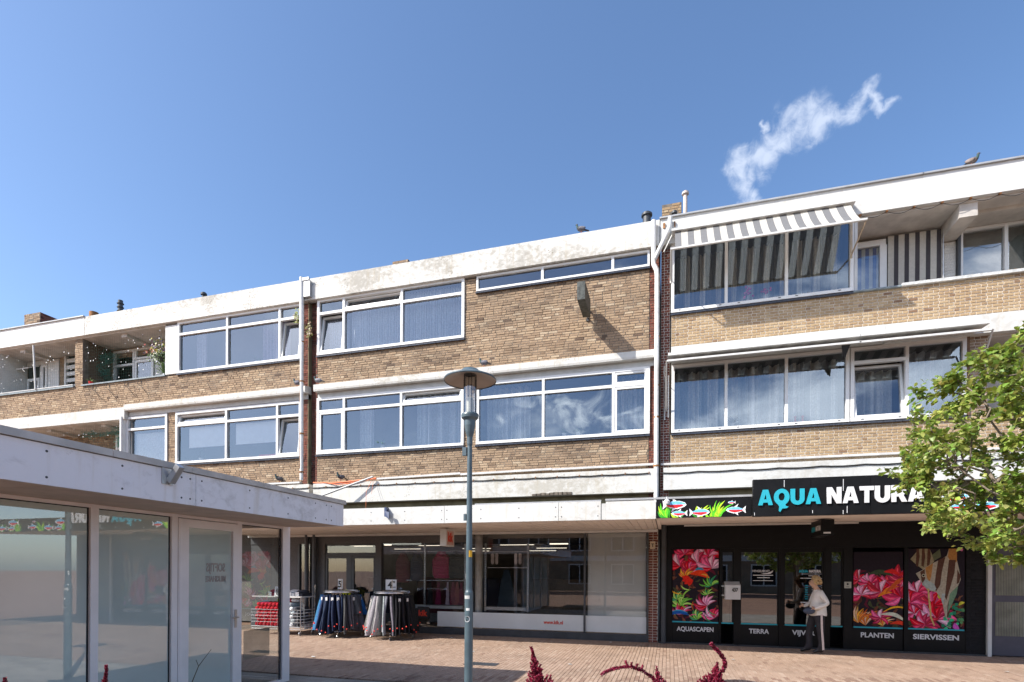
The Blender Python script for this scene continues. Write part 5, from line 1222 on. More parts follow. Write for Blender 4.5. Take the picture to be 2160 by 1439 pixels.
# ------------------------------------------------------------------ kiosk pavilion on the left
PX, PE, PY1 = -5.56, -4.60, 7.0
M_KFAS = stained('lilac_grey_cladding', (.80, .80, .84), (.46, .45, .46), .6, .4)
M_KCAP = plain('aluminium_cap', (.50, .48, .46), .5, .2, .16, 3)
M_KFR = plain('kiosk_aluminium_frame', (.82, .77, .77), .45, 0, .05, 3)
M_FPANE = frosted_pane('frosted_kiosk_pane', (.56, .64, .61), .24)
M_KSOF = plain('kiosk_soffit', (.58, .46, .38), .8, 0, .1, 4)
PV = thing('kiosk_pavilion', 'flat roofed kiosk with lilac grey fascia and large grey panes', 'kiosk', (-7.8, 4, 0))
ys = [.4, 2.35, 4.368, 6.603, 6.96]
for a, b_ in zip(ys, ys[1:]):
    m = MB(); m.box(PE-.03, PE, a+.003, b_-.003, 2.34, 2.655); m.build('fascia_panel', M_KFAS, PV)
m = MB(); m.box(-11.5, PE-.032, 6.93, 6.96, 2.34, 2.655); m.build('fascia_panel', M_KFAS, PV)
for a, b_ in zip([.4, 1.5, 2.5, 3.5, 4.3, 5.3, 6.3], [1.5, 2.5, 3.5, 4.3, 5.3, 6.3, 6.99]):
    m = MB(); m.box(PE-.12, PE+.025, a+.002, b_-.002, 2.662, 2.72); m.build('roof_capping', M_KCAP, PV)
m = MB(); m.box(-11.5, PE-.125, 6.85, 6.985, 2.662, 2.72); m.build('roof_capping', M_KCAP, PV)
m = MB(); m.box(-11.5, PE-.1, .4, 6.9, 2.60, 2.66); m.build('roof_deck', M_TAR, PV)
for a, b_ in zip([.4, 3.06, 5.5], [3.06, 5.5, 6.92]):
    m = MB(); m.box(-11.4, PE-.035, a+.004, b_-.004, 2.345, 2.36); m.build('soffit_board', M_KSOF, PV)
m = MB()
for y in [.9, 1.6, 2.3, 2.42, 3.0, 3.6, 4.2, 4.30, 4.44, 5.1, 5.75, 6.3, 6.54, 6.66]:
    for z in (2.40, 2.60): m.lathe([(0, .003), (.009, .003), (.010, 0)], (PE, y, z), 8, axis='x')
m.build('screw', M_DGREY, PV)
def kpost(a, b_, z0=0, z1=2.345, name='post'):
    m = MB(); m.box(PX-.08, PX, a, b_, z0, z1); m.build(name, M_KFR, PV)
for (a, b_) in ((4.03, 4.11), (4.95, 5.03), (5.98-.03, 6.0+.03), (6.84, 7.0), (2.7, 2.78), (1.2, 1.28)): kpost(a, b_)
m = MB(); m.box(PX-.08, PX-.002, .5, 6.84, 2.31, 2.344); m.box(PX-.08, PX-.002, 2.78, 4.03, 0, .05); m.box(PX-.08, PX-.002, 4.11, 4.95, 0, .05); m.box(PX-.08, PX-.002, 6.03, 6.84, 0, .05); m.build('frame_rail', M_KFR, PV)
f = MB(); f.box(PX-.07, PX+.008, 5.035, 5.18, .02, 2.30); f.box(PX-.07, PX+.008, 5.87, 5.945, .02, 2.30); f.box(PX-.07, PX+.008, 5.18, 5.87, 2.20, 2.30); f.box(PX-.07, PX+.008, 5.18, 5.87, .02, .16)
f.box(PX+.008, PX+.012, 5.05, 5.055, .02, 2.29)
kd = f.build('door', M_KFR, PV)
g = MB(); g.face([(PX-.03, 5.18, .16), (PX-.03, 5.87, .16), (PX-.03, 5.87, 2.2), (PX-.03, 5.18, 2.2)]); g.build('pane', M_FPANE, kd)
m = MB(); m.box(PX+.008, PX+.018, 5.89, 5.93, .92, 1.16); m.tube([(PX+.018, 5.91, 1.06), (PX+.06, 5.91, 1.06), (PX+.06, 5.80, 1.06)], .009, 8); m.build('handle', M_STEEL, kd)
for (a, b_) in ((1.28, 2.7), (2.78, 4.03), (4.11, 4.95), (6.03, 6.84)):
    g = MB(); g.face([(PX-.03, a, .05), (PX-.03, b_, .05), (PX-.03, b_, 2.31), (PX-.03, a, 2.31)]); g.build('pane', M_PGLASS if a > 5.5 else M_FPANE, PV)
    m = MB(); m.box(PX-.055, PX-.028, b_-.018, b_, .05, 2.31); m.box(PX-.055, PX-.028, a, b_-.018, 2.30, 2.31); m.build('gasket', M_BLACKM, PV)
# panes 1-3 have a pale film behind the glass, the last looks into the dim kiosk
M_FILM = plain('pale_window_film', (.84, .88, .86), .9, 0, .08, 1.3)
text('SOFTIJS', (PX-.027, 5.62, 1.67), .15, plain('grey_brown_print', (.34, .30, .28), .8), PV, .004, .30, 'CENTER', (pi/2, 0, pi/2), mirror=True)
text('MILKSHAKE', (PX-.027, 5.62, 1.54), .10, plain('grey_brown_print', (.34, .30, .28), .8), PV, .004, .32, 'CENTER', (pi/2, 0, pi/2), mirror=True)
m = MB(); m.box(-11.4, -11.3, .5, 6.9, 0, 2.34); m.box(-11.3, PX-.1, .5, .6, 0, 2.34); m.box(-11.3, -6.9, 6.85, 6.93, 0, 2.34); m.build('rear_wall', plain('kiosk_wall', (.30, .30, .24), .9, 0, .1, 2), PV)
g = MB(); g.face([(-6.8, 6.95, .05), (PX-.08, 6.95, .05), (PX-.08, 6.95, 2.31), (-6.8, 6.95, 2.31)]); g.build('pane', M_SGLASS, PV)
m = MB(); m.face([(-11.3, .6, .01), (PX-.08, .6, .01), (PX-.08, 6.9, .01), (-11.3, 6.9, .01)]); m.build('floor', M_TILE, PV)
m = MB(); m.box(PX-.05, PX-.045, 6.12, 6.62, .45, .85); m.build('lit_ground_patch', plain('lit_ground_tan', (.42, .33, .24), .9), PV)  # tan sheet, colour stands in for lit ground showing in the last pane
CM = thing('security_bracket', 'small square metal bracket lamp on the kiosk fascia', 'bracket', (-4.5, 4.2, 2.55))
m = MB(); m.box(PE+.001, PE+.01, 3.98, 4.10, 2.505, 2.66); m.build('back_plate', M_STEEL, CM)
m = MB(); m.box(-.03, .03, -.03, .03, 0, .19); m.xform(Matrix.Translation((PE+.02, 4.06, 2.53)) @ Matrix.Rotation(radians(38), 4, 'Y')); m.build('arm', M_STEEL, CM)

# ------------------------------------------------------------------ street lamp
LX, LY = -2.30, 6.10
LP = thing('street_lamp', 'tall blue-grey lamp post with a round disc hat and glass cylinder', 'street lamp', (LX, LY, 0))
m = MB(); m.lathe([(.051, 0), (.051, 1.42), (.050, 1.44), (.042, 1.46), (.040, 1.475), (.040, 1.50), (.028, 3.22)], (LX, LY, 0), 20); m.build('pole', M_TEAL, LP)
m = MB(); m.lathe([(.030, 3.20), (.034, 3.22), (.034, 3.30), (.052, 3.36), (.066, 3.44), (.068, 3.50), (.10, 3.53), (.105, 3.56), (.10, 3.58), (.0, 3.58)], (LX, LY, 0), 24); m.build('collar', M_TEAL, LP)
m = MB(); m.lathe([(.080, 3.58), (.080, 4.06)], (LX, LY, 0), 24); m.build('glass_cylinder', M_LGLASS, LP)
m = MB(); m.lathe([(0, 3.58), (.045, 3.585), (.045, 3.74), (.03, 3.78), (0, 3.79)], (LX, LY, 0), 16); m.build('bulb', plain('milky_bulb', (.75, .74, .66), .4), LP)
m = MB(); m.box(LX-.025, LX+.03, LY-.03, LY-.02, 3.80, 3.93); m.build('reflector_plate', plain('pinkish_plate', (.50, .42, .38), .5), LP)
m = MB()
for a in (.6, 2.2, 3.9, 5.3): m.tube([(LX+.073*cos(a), LY+.073*sin(a), 3.58), (LX+.073*cos(a), LY+.073*sin(a), 4.05)], .004, 5)
m.build('rod', M_BLACKM, LP)
M_DISC = plain('disc_underside', (.40, .33, .28), .45, .2, .08, 4)
m = MB(); n = 40; prof = [(.075, 4.05), (.10, 4.055), (.31, 3.985)]; m.lathe(prof, (LX, LY, 0), n); m.build('disc_underside', M_DISC, LP)
m = MB(); m.lathe([(.312, 3.975), (.318, 3.985), (.312, 3.998), (.12, 4.085), (.10, 4.11), (.05, 4.125), (0, 4.128)], (LX, LY, 0), n); m.build('disc_hat', M_TEAL, LP)
m = MB(); m.box(LX-.085, LX-.035, LY-.03, LY+.02, 3.08, 3.18); m.build('clip_box', M_TEAL, LP)
m = MB(); m.box(LX-.068, LX-.04, LY-.02, LY+.01, 2.30, 2.38); m.build('clip_box', M_TEAL, LP)
def wrap(z0, z1, a0, a1, r, mat, name, nn=6):
    m = MB()
    for i in range(nn):
        p_, q_ = a0+(a1-a0)*i/nn, a0+(a1-a0)*(i+1)/nn
        m.face([(LX+r*cos(p_), LY+r*sin(p_), z0), (LX+r*cos(q_), LY+r*sin(q_), z0), (LX+r*cos(q_), LY+r*sin(q_), z1), (LX+r*cos(p_), LY+r*sin(p_), z1)])
    return m.build(name, mat, LP)
wrap(1.86, 1.94, radians(-75), radians(-5), .0395, plain('yellow_label', (.75, .40, .02), .5), 'label')
wrap(1.36, 1.40, radians(-150), radians(-60), .0515, M_GREYW, 'torn_sticker'); wrap(1.22, 1.25, radians(-110), radians(-60), .0515, M_WPAINT, 'torn_sticker'); wrap(1.60, 1.66, radians(-165), radians(-140), .0405, M_WPAINT, 'torn_sticker')
m = MB(); P = [(LX+.0522*cos(radians(-95)+.036*cos(t)/.0522), LY+.0522*sin(radians(-95)+.036*cos(t)/.0522), 1.12+.036*sin(t)) for t in [2*pi*i/16 for i in range(16)]]
for i in range(1, 15): m.face([P[0], P[i], P[i+1]])
m.build('round_sticker', M_LETW, LP)
wrap(1.135, 1.145, radians(-100), radians(-75), .0528, M_BLACKM, 'sticker_print'); wrap(1.10, 1.115, radians(-115), radians(-98), .0528, M_BLACKM, 'sticker_print')

# ------------------------------------------------------------------ person
def skin_mesh(joints, edges, sub=2):
    """joints: name -> (co, radius) ; returns evaluated mesh"""
    names = list(joints); me = bpy.data.meshes.new('skin')
    me.from_pydata([joints[n][0] for n in names], [(names.index(a), names.index(b_)) for a, b_ in edges], [])
    o = bpy.data.objects.new('tmp', me); C.objects.link(o)
    sm = o.modifiers.new('s', 'SKIN'); sm.use_smooth_shade = True
    for i, n_ in enumerate(names):
        r_ = joints[n_][1]; me.skin_vertices[0].data[i].radius = r_ if isinstance(r_, tuple) else (r_, r_)
        me.skin_vertices[0].data[i].use_root = (i == 0)
    o.modifiers.new('u', 'SUBSURF').levels = sub
    dg = bpy.context.evaluated_depsgraph_get(); dg.update(); out = bpy.data.meshes.new_from_object(o.evaluated_get(dg)); bpy.data.objects.remove(o)
    return out
HX, HY = 2.95, 12.72
PR = thing('person', 'person with curly blond hair in cream jacket and side-striped black trousers, holding a bag', 'person', (HX, HY, 0))
J = {'pel': ((.07, 0, .88), (.135, .16)), 'wai': ((.09, 0, 1.02), (.12, .15)), 'che': ((.10, 0, 1.19), (.13, .165)), 'nk0': ((.07, 0, 1.315), (.07, .08)), 'nk': ((.045, 0, 1.37), .05),
     'hd0': ((.01, 0, 1.42), (.07, .06)), 'hd1': ((.0, 0, 1.49), (.095, .078)), 'hd2': ((.01, 0, 1.56), (.075, .065)), 'nos': ((-.095, 0, 1.475), .015),
     'shn': ((.10, -.145, 1.265), .065), 'eln': ((.22, -.20, 1.05), .052), 'wrn': ((-.0, -.23, .955), .036), 'han': ((-.06, -.215, .95), .030),
     'shf': ((.06, .145, 1.265), .065), 'elf': ((.0, .22, 1.05), .052), 'wrf': ((-.17, .03, .985), .034), 'haf': ((-.215, .0, 1.0), .030),
     'hpn': ((.09, -.09, .82), (.115, .10)), 'knn': ((.11, -.10, .47), .072), 'ann': ((.14, -.10, .10), .052), 'hen': ((.16, -.10, .045), .04), 'ton': ((-.04, -.11, .03), .030),
     'hpf': ((.04, .09, .82), (.115, .10)), 'knf': ((-.06, .09, .47), .072), 'anf': ((-.06, .09, .10), .052), 'hef': ((-.03, .09, .045), .04), 'tof': ((-.23, .08, .03), .030)}
E_ = [('pel', 'wai'), ('wai', 'che'), ('che', 'nk0'), ('nk0', 'nk'), ('nk', 'hd0'), ('hd0', 'hd1'), ('hd1', 'hd2'), ('hd1', 'nos'), ('che', 'shn'), ('shn', 'eln'), ('eln', 'wrn'), ('wrn', 'han'),
      ('che', 'shf'), ('shf', 'elf'), ('elf', 'wrf'), ('wrf', 'haf'), ('pel', 'hpn'), ('hpn', 'knn'), ('knn', 'ann'), ('ann', 'hen'), ('ann', 'ton'), ('pel', 'hpf'), ('hpf', 'knf'), ('knf', 'anf'), ('anf', 'hef'), ('anf', 'tof')]
for h_, base_, dr_ in (('n', Vector((-.06, -.215, .95)), 1), ('f', Vector((-.215, .0, 1.0)), -1)):
    for k in range(4):
        a = base_+Vector((-.022, (-.028+.019*k), -.004)); b_ = a+Vector((-.022, .004*dr_, -.018-.004*(k in (1, 2)))); c_ = b_+Vector((-.002, .012*dr_, -.022))
        J['f%s%da' % (h_, k)] = (tuple(a), .0105); J['f%s%db' % (h_, k)] = (tuple(b_), .0095); J['f%s%dc' % (h_, k)] = (tuple(c_), .0085)
        E_ += [('ha'+h_, 'f%s%da' % (h_, k)), ('f%s%da' % (h_, k), 'f%s%db' % (h_, k)), ('f%s%db' % (h_, k), 'f%s%dc' % (h_, k))]
    a = base_+Vector((.0, 0, .03)); b_ = a+Vector((-.025, 0, .012)); J['t%sa' % h_] = (tuple(a), .012); J['t%sb' % h_] = (tuple(b_), .010); E_ += [('ha'+h_, 't%sa' % h_), ('t%sa' % h_, 't%sb' % h_)]
me = skin_mesh(J, E_)
M_SKIN = plain('skin', (.55, .33, .22), .55, 0, .06, 8); M_JKT = plain('cream_jacket', (.80, .76, .70), .85, 0, .05, 14, .25); M_TRS = plain('black_trousers', (.022, .02, .026), .8, 0, .2, 10, .2); M_SHOE = plain('black_shoe', (.012, .013, .016), .35)
for mm in (M_JKT, M_TRS, M_SKIN, M_SHOE): me.materials.append(mm)
for p_ in me.polygons:
    c = p_.center
    if c.z < .085: p_.material_index = 3
    elif c.z < .86: p_.material_index = 1
    elif c.z > 1.335 and abs(c.y) < .12: p_.material_index = 2
    elif (c.x < -.035 and c.y < -.16 and c.z < 1.0) or (c.x < -.185 and c.z > .9): p_.material_index = 2
    else: p_.material_index = 0
me.name = 'body'; bo = bpy.data.objects.new('body', me); C.objects.link(bo); bo.parent = PR
m = MB(); n = 20; prof = [(.185, .80), (.190, .83), (.178, .95), (.165, 1.05)]
vs = [(HX+.085+a*.86*cos(2*pi*j/n), HY+a*1.02*sin(2*pi*j/n), z+(.012*sin(3*2*pi*j/n) if z < .9 else 0)) for a, z in prof for j in range(n)]
m.faces(vs, [(i*n+j, i*n+(j+1) % n, (i+1)*n+(j+1) % n, (i+1)*n+j) for i in range(3) for j in range(n)], 0, .5, None, True); m.build('jacket_hem', M_JKT, PR)
m = MB(); r_ = random.Random(5)
for k in range(70):
    a = r_.uniform(-1.9, 1.9); e = r_.uniform(-.35, 1.5); q = Vector((cos(a)*cos(e), sin(a)*cos(e), sin(e)))
    if q.x < -.25 and q.z < .55: continue
    m.ball((HX+.02+q.x*.105, HY+q.y*.088, 1.505+q.z*.105), r_.uniform(.026, .042), 0, None, 7, 5)
m.build('hair', plain('blond_curls', (.50, .34, .16), .7, 0, .3, 30, .4), PR)
m = MB(); m.ball((HX-.082, HY-.035, 1.50), .009); m.ball((HX-.082, HY+.035, 1.50), .009); m.build('eyes', M_BLACKM, PR)
m = MB(); m.box(HX-.090, HX-.078, HY-.022, HY+.022, 1.425, 1.434); m.build('mouth', plain('lips', (.42, .16, .13), .5), PR)
m = MB(); m.ball((HX+.015, HY-.083, 1.475), (.022, .012, .03)); m.build('ear', M_SKIN, PR)
m = MB()
pts = [(.10, .83), (.105, .7), (.115, .47), (.135, .25), (.145, .09)]
for (a, z), (b_, z2) in zip(pts, pts[1:]): m.faces([(HX+a-.018, HY-.205+(.83-z)*.05, z), (HX+a+.022, HY-.205+(.83-z)*.05, z), (HX+b_+.022, HY-.205+(.83-z2)*.05, z2), (HX+b_-.018, HY-.205+(.83-z2)*.05, z2)], [(0, 1, 2, 3)])
m.build('trouser_stripe', plain('pale_side_stripe', (.60, .52, .50), .8, 0, .15, 60), PR)
BG = thing('handbag', 'small dark blue bag held at the waist by the person', 'handbag', (HX-.14, HY-.20, .82))
m = MB(); m.ball((HX-.13, HY-.20, .90), (.115, .055, .075), 0, None, 16, 10); m.box(HX-.20, HX-.05, HY-.245, HY-.15, .93, .955); m.build('bag_body', plain('dark_blue_leather', (.035, .05, .085), .45, 0, .2, 12), BG)
m = MB(); m.tube([(HX-.03, HY-.20, .93), (HX+.06, HY-.235, 1.0), (HX+.16, HY-.21, 1.06)], .007, 6); m.build('strap', M_BLACKM, BG)

# ------------------------------------------------------------------ pigeons
def pigeon(x, y, z, rot, label, tone=(.12, .12, .14), look=0, scale=1.0):
    m = MB()
    m.ball((0, 0, .10), (.085, .048, .052), 0, tone, 10, 7); m.ball((-.04, 0, .11), (.05, .045, .05), 0, tuple(c*.8 for c in tone), 8, 6)
    m.tube([(-.065, 0, .12), (-.085, 0, .155), (-.09, 0, .18)], [.034, .024, .02], 8, 0, (.05, .09, .09)); m.ball((-.092, 0, .192), (.025, .02, .021), 0, (.10, .11, .13), 8, 6)
    m.tube([(-.112, 0, .19), (-.132, 0, .182)], [.006, .002], 5, 0, (.05, .05, .05))
    m.faces([(.05, -.028, .105), (.05, .028, .105), (.17, .022, .075), (.17, -.022, .075), (.05, -.028, .09), (.05, .028, .09), (.17, .022, .068), (.17, -.022, .068)], [(0, 3, 2, 1), (4, 5, 6, 7), (0, 1, 5, 4), (2, 3, 7, 6), (1, 2, 6, 5), (3, 0, 4, 7)], 0, .5, (.05, .05, .06))
    m.ball((.02, -.045, .112), (.075, .012, .035), 0, tuple(min(1, c*1.5) for c in tone), 8, 5); m.ball((.02, .045, .112), (.075, .012, .035), 0, tuple(min(1, c*1.5) for c in tone), 8, 5)
    for s in (-1, 1): m.tube([(0, s*.02, .06), (0, s*.02, 0)], .005, 5, 0, (.45, .12, .08))
    m.xform(Matrix.Translation((x, y, z)) @ Matrix.Rotation(rot, 4, 'Z') @ Matrix.Scale(1.15*scale, 4))
    o = solo(m, 'pigeon', M_CLOTH, label, 'pigeon', 'pigeons on the ledges and roof edges', (x, y, z))
pigeon(-4.62, 13.27, 6.975, .15, 'pigeon on the white ledge just above the lamp disc')
pigeon(-2.12, 13.34, 10.06, .3, 'pigeon sitting on the roof edge above the blank sign box')
pigeon(5.98, 13.36, 10.095, 2.6, 'pigeon on the roof capping above the right balcony', (.16, .13, .12))
pigeon(-10.32, 13.27, 6.975, .1, 'pigeon on the ledge left of the rust streaked rain pipe')
pigeon(-9.62, 13.27, 6.975, .2, 'pigeon on the ledge right of the rust streaked rain pipe', (.2, .2, .22))
pigeon(-10.98, 13.34, 4.245, 1.0, 'pigeon pecking on the short cable duct behind the kiosk roof', (.08, .08, .09))
pigeon(-8.85, 13.25, 4.19, 1.1, 'pigeon pecking beside the orange conduit', (.07, .07, .08))

# ------------------------------------------------------------------ things on the roofs
def chimney(x0, x1, y0, y1, z0, z1, label, mat=M_BROWN, side=M_RED, seed=50):
    CH = thing('chimney', label, 'chimney', ((x0+x1)/2, y0, z0)); b = Bricks(); b.wall(x0, x1, z0, z1, y0, mat, ls=.215, lh=.11, ch=.07, seed=seed, rough=.012, mort=M_MORT_D, depth=.05); b.build(CH, 80)
    m = MB(); n = max(1, int((z1-z0)/.07))
    for i in range(n):
        z = z0+(z1-z0)*i/n; y = y0+.02-(.1 if i % 2 else 0)
        while y < y1:
            a, b_ = max(y, y0+.02), min(y+.2, y1)
            if b_-a > .03: m.box(x1-.02, x1+.004, a+.005, b_-.005, z+.005, z+(z1-z0)/n-.005, 0, rnd.random())
            y += .21
    m.build('side_bricks', side, CH, kind='stuff')
    m = MB(); m.box(x0, x1-.005, y0+.05, y1, z0, z1); m.build('core', M_MORT_D, CH); return CH
chimney(-23.46, -22.62, 14.5, 16.3, 9.72, 11.28, 'brown and red brick chimney at the far left end of the roof')
chimney(-7.80, -7.30, 14.2, 14.7, 9.72, 10.72, 'low brown brick chimney peeping over the middle roof edge', seed=51)
ch = chimney(-.20, .27, 14.2, 14.6, 9.72, 10.99, 'weathered yellow brick chimney at the joint of the two blocks', M_YELLOW, M_YELLOW, 52)
m = MB(); m.lathe([(.0, .0), (.10, .0), (.10, .05), (.07, .10), (0, .12)], (-.02, 14.45, 10.99), 14); m.build('cowl', M_LEAD, ch)
def vent(x, y, z0, z1, r, mat, label, cap=True, rings=0):
    m = MB(); m.lathe([(r, 0), (r, z1-z0)], (x, y, z0), 14)
    if cap: m.lathe([(r+.005, z1-z0-.10), (r+.035, z1-z0-.08), (r+.035, z1-z0-.03), (r*.8, z1-z0), (0, z1-z0+.01)], (x, y, z0), 14)
    for k in range(rings): zz = .08+k*(z1-z0-.08)/rings; m.lathe([(r, zz), (r+.03, zz+.01), (r+.03, zz+.03), (r, zz+.05)], (x, y, z0), 14)
    solo(m, 'roof_vent', mat, label, 'roof vent')
vent(-18.27, 14.2, 9.72, 10.98, .075, M_DGREY, 'black ribbed flue pipe on the roof of the left block', False, 9)
vent(-14.67, 14.2, 9.72, 10.76, .06, M_DGREY, 'small black vent cap just over the left roof edge')
vent(-19.5, 14.2, 9.72, 10.72, .14, M_RUST, 'low rusty vent box on the left roof', False)
vent(-.565, 14.0, 9.72, 10.72, .10, M_DGREY, 'squat black vent cap beside the joint of the two blocks')
vent(.36, 14.1, 9.72, 11.16, .05, plain('pale_flue', (.55, .47, .42), .6), 'tall pale flue pipe with a dark cap next to the yellow brick chimney')
vent(.10, 14.05, 9.72, 10.70, .035, M_DGREY, 'thin black flue in front of the yellow brick chimney', True)

# ------------------------------------------------------------------ curtains, blinds and plants behind the windows
W1, W2 = 'curtains behind the upper windows', None
curtain(-8.80, -5.30, 7.95, 9.40, 13.66, (0.61, 0.64, 0.68), 'grey vertical blinds behind the big top floor window of the middle block', .085, .022)
curtain(-9.62, -8.95, 7.95, 9.0, 13.80, (0.58, 0.61, 0.65), 'grey blind behind the tilted top floor window of the middle block', .085, .022)
curtain(-12.15, -11.15, 7.9, 9.4, 13.95, (0.61, 0.52, 0.61), 'mauve curtain strands behind the left block top window', .16, .05)
curtain(-14.7, -14.3, 7.9, 9.4, 13.95, (0.65, 0.61, 0.67), 'narrow mauve curtain at the left edge of the left block top window', .12, .04)
curtain(-8.65, -8.25, 5.05, 6.6, 13.95, (0.72, 0.72, 0.71), 'narrow white curtain behind the first floor window left of the lamp', .12, .04)
curtain(-6.80, -5.28, 5.05, 6.6, 13.92, (0.80, 0.80, 0.77), 'white net curtain behind the window just left of the lamp head', .17, .10)
curtain(-4.78, -3.55, 5.05, 6.6, 13.92, (0.80, 0.80, 0.77), 'white net curtain behind the window just right of the lamp head', .17, .10)
curtain(-1.45, -.55, 5.05, 6.6, 13.92, (0.80, 0.80, 0.77), 'white curtain behind the casement beside the branching rain pipe', .15, .09)
curtain(.12, 3.74, 7.9, 9.4, 13.88, (0.29, 0.26, 0.20), 'brown and sheer curtains behind the upper awning window', .12, .05, None, lambda x: (0.67, 0.62, 0.52) if (x*1.02) % .36 < .13 else (0.19, 0.17, 0.13))
curtain(.12, 3.70, 5.05, 6.55, 13.90, (0.61, 0.62, 0.61), 'pale pleated curtains behind the first floor window of the yellow block', .17, .085, None, lambda x: (0.80, 0.78, 0.72) if (x*.9) % .4 < .22 else (0.43, 0.45, 0.45))
curtain(3.9, 4.75, 5.05, 6.2, 13.90, (0.72, 0.71, 0.65), 'cream curtain behind the tilted casement of the yellow block', .17, .085)
curtain(4.92, 5.85, 5.05, 6.55, 13.90, (0.58, 0.59, 0.61), 'grey blue curtain behind the window next to the tree top', .16, .08)
def blind(x0, x1, z0, z1, label, y=13.56, droop=0):
    m = MB(); m.face([(x0, y, z0), (x1, y, z0+droop), (x1, y, z1), (x0, y, z1)]); m.tube([(x0, y, z0), (x1, y, z0+droop)], .012, 6)
    solo(m, 'roller_blind', plain('white_blind', (.72, .74, .73), .9, 0, .03), label, 'roller blind')
blind(-14.55, -13.0, 5.52, 6.15, 'left white roller blind, half down behind the first floor window'); blind(-12.75, -11.15, 5.52, 6.15, 'right white roller blind, half down behind the first floor window')
curtain(-16.8, -15.3, 5.0, 6.12, 13.62, (.72, .74, .73), 'plain white cloth filling the narrow first floor window', .8, .02)
def spiky(x, y, z, r, n, col, label, up=.9, name='potted_plant', pot=(.5, .5, .48)):
    P = thing(name, label, 'potted plant', (x, y, z)); m = MB()
    for k in range(n):
        a = rnd.uniform(0, 2*pi); e = rnd.uniform(.25, 1.3); L = r*rnd.uniform(.6, 1)
        p0 = Vector((x, y, z+.10)); d = Vector((cos(a)*cos(e), sin(a)*cos(e), sin(e)*up)); p1 = p0+d*L*.6; p2 = p0+d*L+Vector((0, 0, -L*.2)); s = Vector((-sin(a), cos(a), 0))*r*.07
        m.face([p0-s*.6, p0+s*.6, p1+s, p1-s], 0, .5, col); m.face([p1-s, p1+s, p2], 0, .5, tuple(c*1.15 for c in col))
    m.build('leaves', M_LEAF, P); m = MB(); m.lathe([(0, 0), (.05, 0), (.07, .11), (0, .11)], (x, y, z), 10, 0, pot); m.build('pot', M_CLOTH, P); return P
spiky(-7.72, 13.56, 5.09, .30, 16, (.20, .36, .20), 'pale spiky plant on the sill of the window left of the lamp')
spiky(-2.55, 13.56, 5.09, .22, 14, (.25, .38, .18), 'left spiky plant on the sill of the cloud mirroring window'); spiky(-2.2, 13.56, 5.09, .24, 14, (.25, .38, .18), 'right spiky plant on the sill of the cloud mirroring window')
spiky(-14.1, 13.58, 5.07, .24, 16, (.06, .05, .05), 'dark spindly plant under the left roller blind', 1.3); spiky(-13.85, 13.9, 7.9, .28, 14, (.22, .30, .25), 'pale plant behind the glass of the left block top window')
spiky(-12.0, 13.6, 7.9, .25, 12, (.18, .26, .15), 'small green plant below the mauve curtain'); spiky(1.42, 13.6, 5.07, .30, 30, (.10, .10, .14), 'dark bushy plant on the sill below the lower left awning')
m = MB(); m.box(-11.9, -11.3, 13.56, 13.66, 5.07, 5.16, 0, .5, (.55, .10, .08)); solo(m, 'red_box', M_CLOTH, 'red box on the window sill under the right roller blind', 'box')
for x, lb, c in ((1.75, 'pink flowers in a vase, left behind the upper awning window', (.62, .08, .20)), (2.12, 'red flowers in a vase, right behind the upper awning window', (.60, .03, .06))):
    V = thing('flower_vase', lb, 'vase of flowers', (x, 13.58, 7.91)); m = MB()
    for k in range(16): m.ball((x+rnd.gauss(0, .06), 13.58+rnd.gauss(0, .03), 8.17+rnd.gauss(0, .05)), .028, 0, c, 6, 4)
    m.build('blossom', M_CLOTH, V); m = MB(); m.lathe([(0, 0), (.03, 0), (.04, .1), (.02, .17), (.025, .2)], (x, 13.58, 7.91), 10, 0, (.5, .45, .4)); m.build('vase', M_CLOTH, V)
for k, x in enumerate((2.75, 2.9)):
    m = MB(); m.tube([(x, 13.56, 5.07), (x, 13.56, 5.2)], .02, 8, 0, (.5, .04, .05)); m.ball((x, 13.56, 5.22), .03, 0, (.5, .04, .05)); solo(m, 'red_ornament', M_CLOTH, ('left', 'right')[k]+' little red ornament on the sill below the lower left awning', 'ornament')
P = spiky(-18.66, 13.5, 7.86, .22, 14, (.22, .30, .12), 'small plant in a red pot on the left balcony coping', 1.0, 'potted_plant', (.60, .03, .03))
HB = thing('hanging_basket', 'hanging basket of yellow and purple flowers in the left balcony opening', 'hanging basket', (-15.95, 13.75, 8.5)); m = MB(); r_ = random.Random(4)
for k in range(520):
    q = Vector((r_.gauss(0, .18), r_.gauss(0, .14), r_.gauss(0, .17))); p = Vector((-15.92, 13.75, 8.72))+q
    c = (.10, .16, .05) if q.z < -.02 else r_.choice(((.45, .42, .06), (.50, .45, .12), (.12, .05, .14), (.10, .16, .05), (.16, .08, .16)))
    if q.x < -.22 and q.z > 0: c = (.60, .15, .12)
    s = .035; a = r_.random()*6; m.face([p+Vector((s*cos(a+t_), s*.3*sin(3*t_+a), s*sin(a+t_))) for t_ in (0, 1.6, 3.1, 4.7)], 0, .5, c)
m.build('flowers', M_LEAF, HB, kind='stuff'); m = MB(); m.tube([(-15.92, 13.75, 8.9), (-15.92, 13.75, 9.4)], .006, 5); m.build('chain', M_STEEL, HB); m = MB(); m.lathe([(0, 0), (.1, .02), (.16, .14)], (-15.92, 13.75, 8.46), 12); m.build('basket', plain('dark_basket', (.05, .04, .03), .9), HB)
spiky(-15.62, 13.6, 7.86, .36, 26, (.12, .18, .06), 'dark green plant at the right end of the left balcony', 1.6)
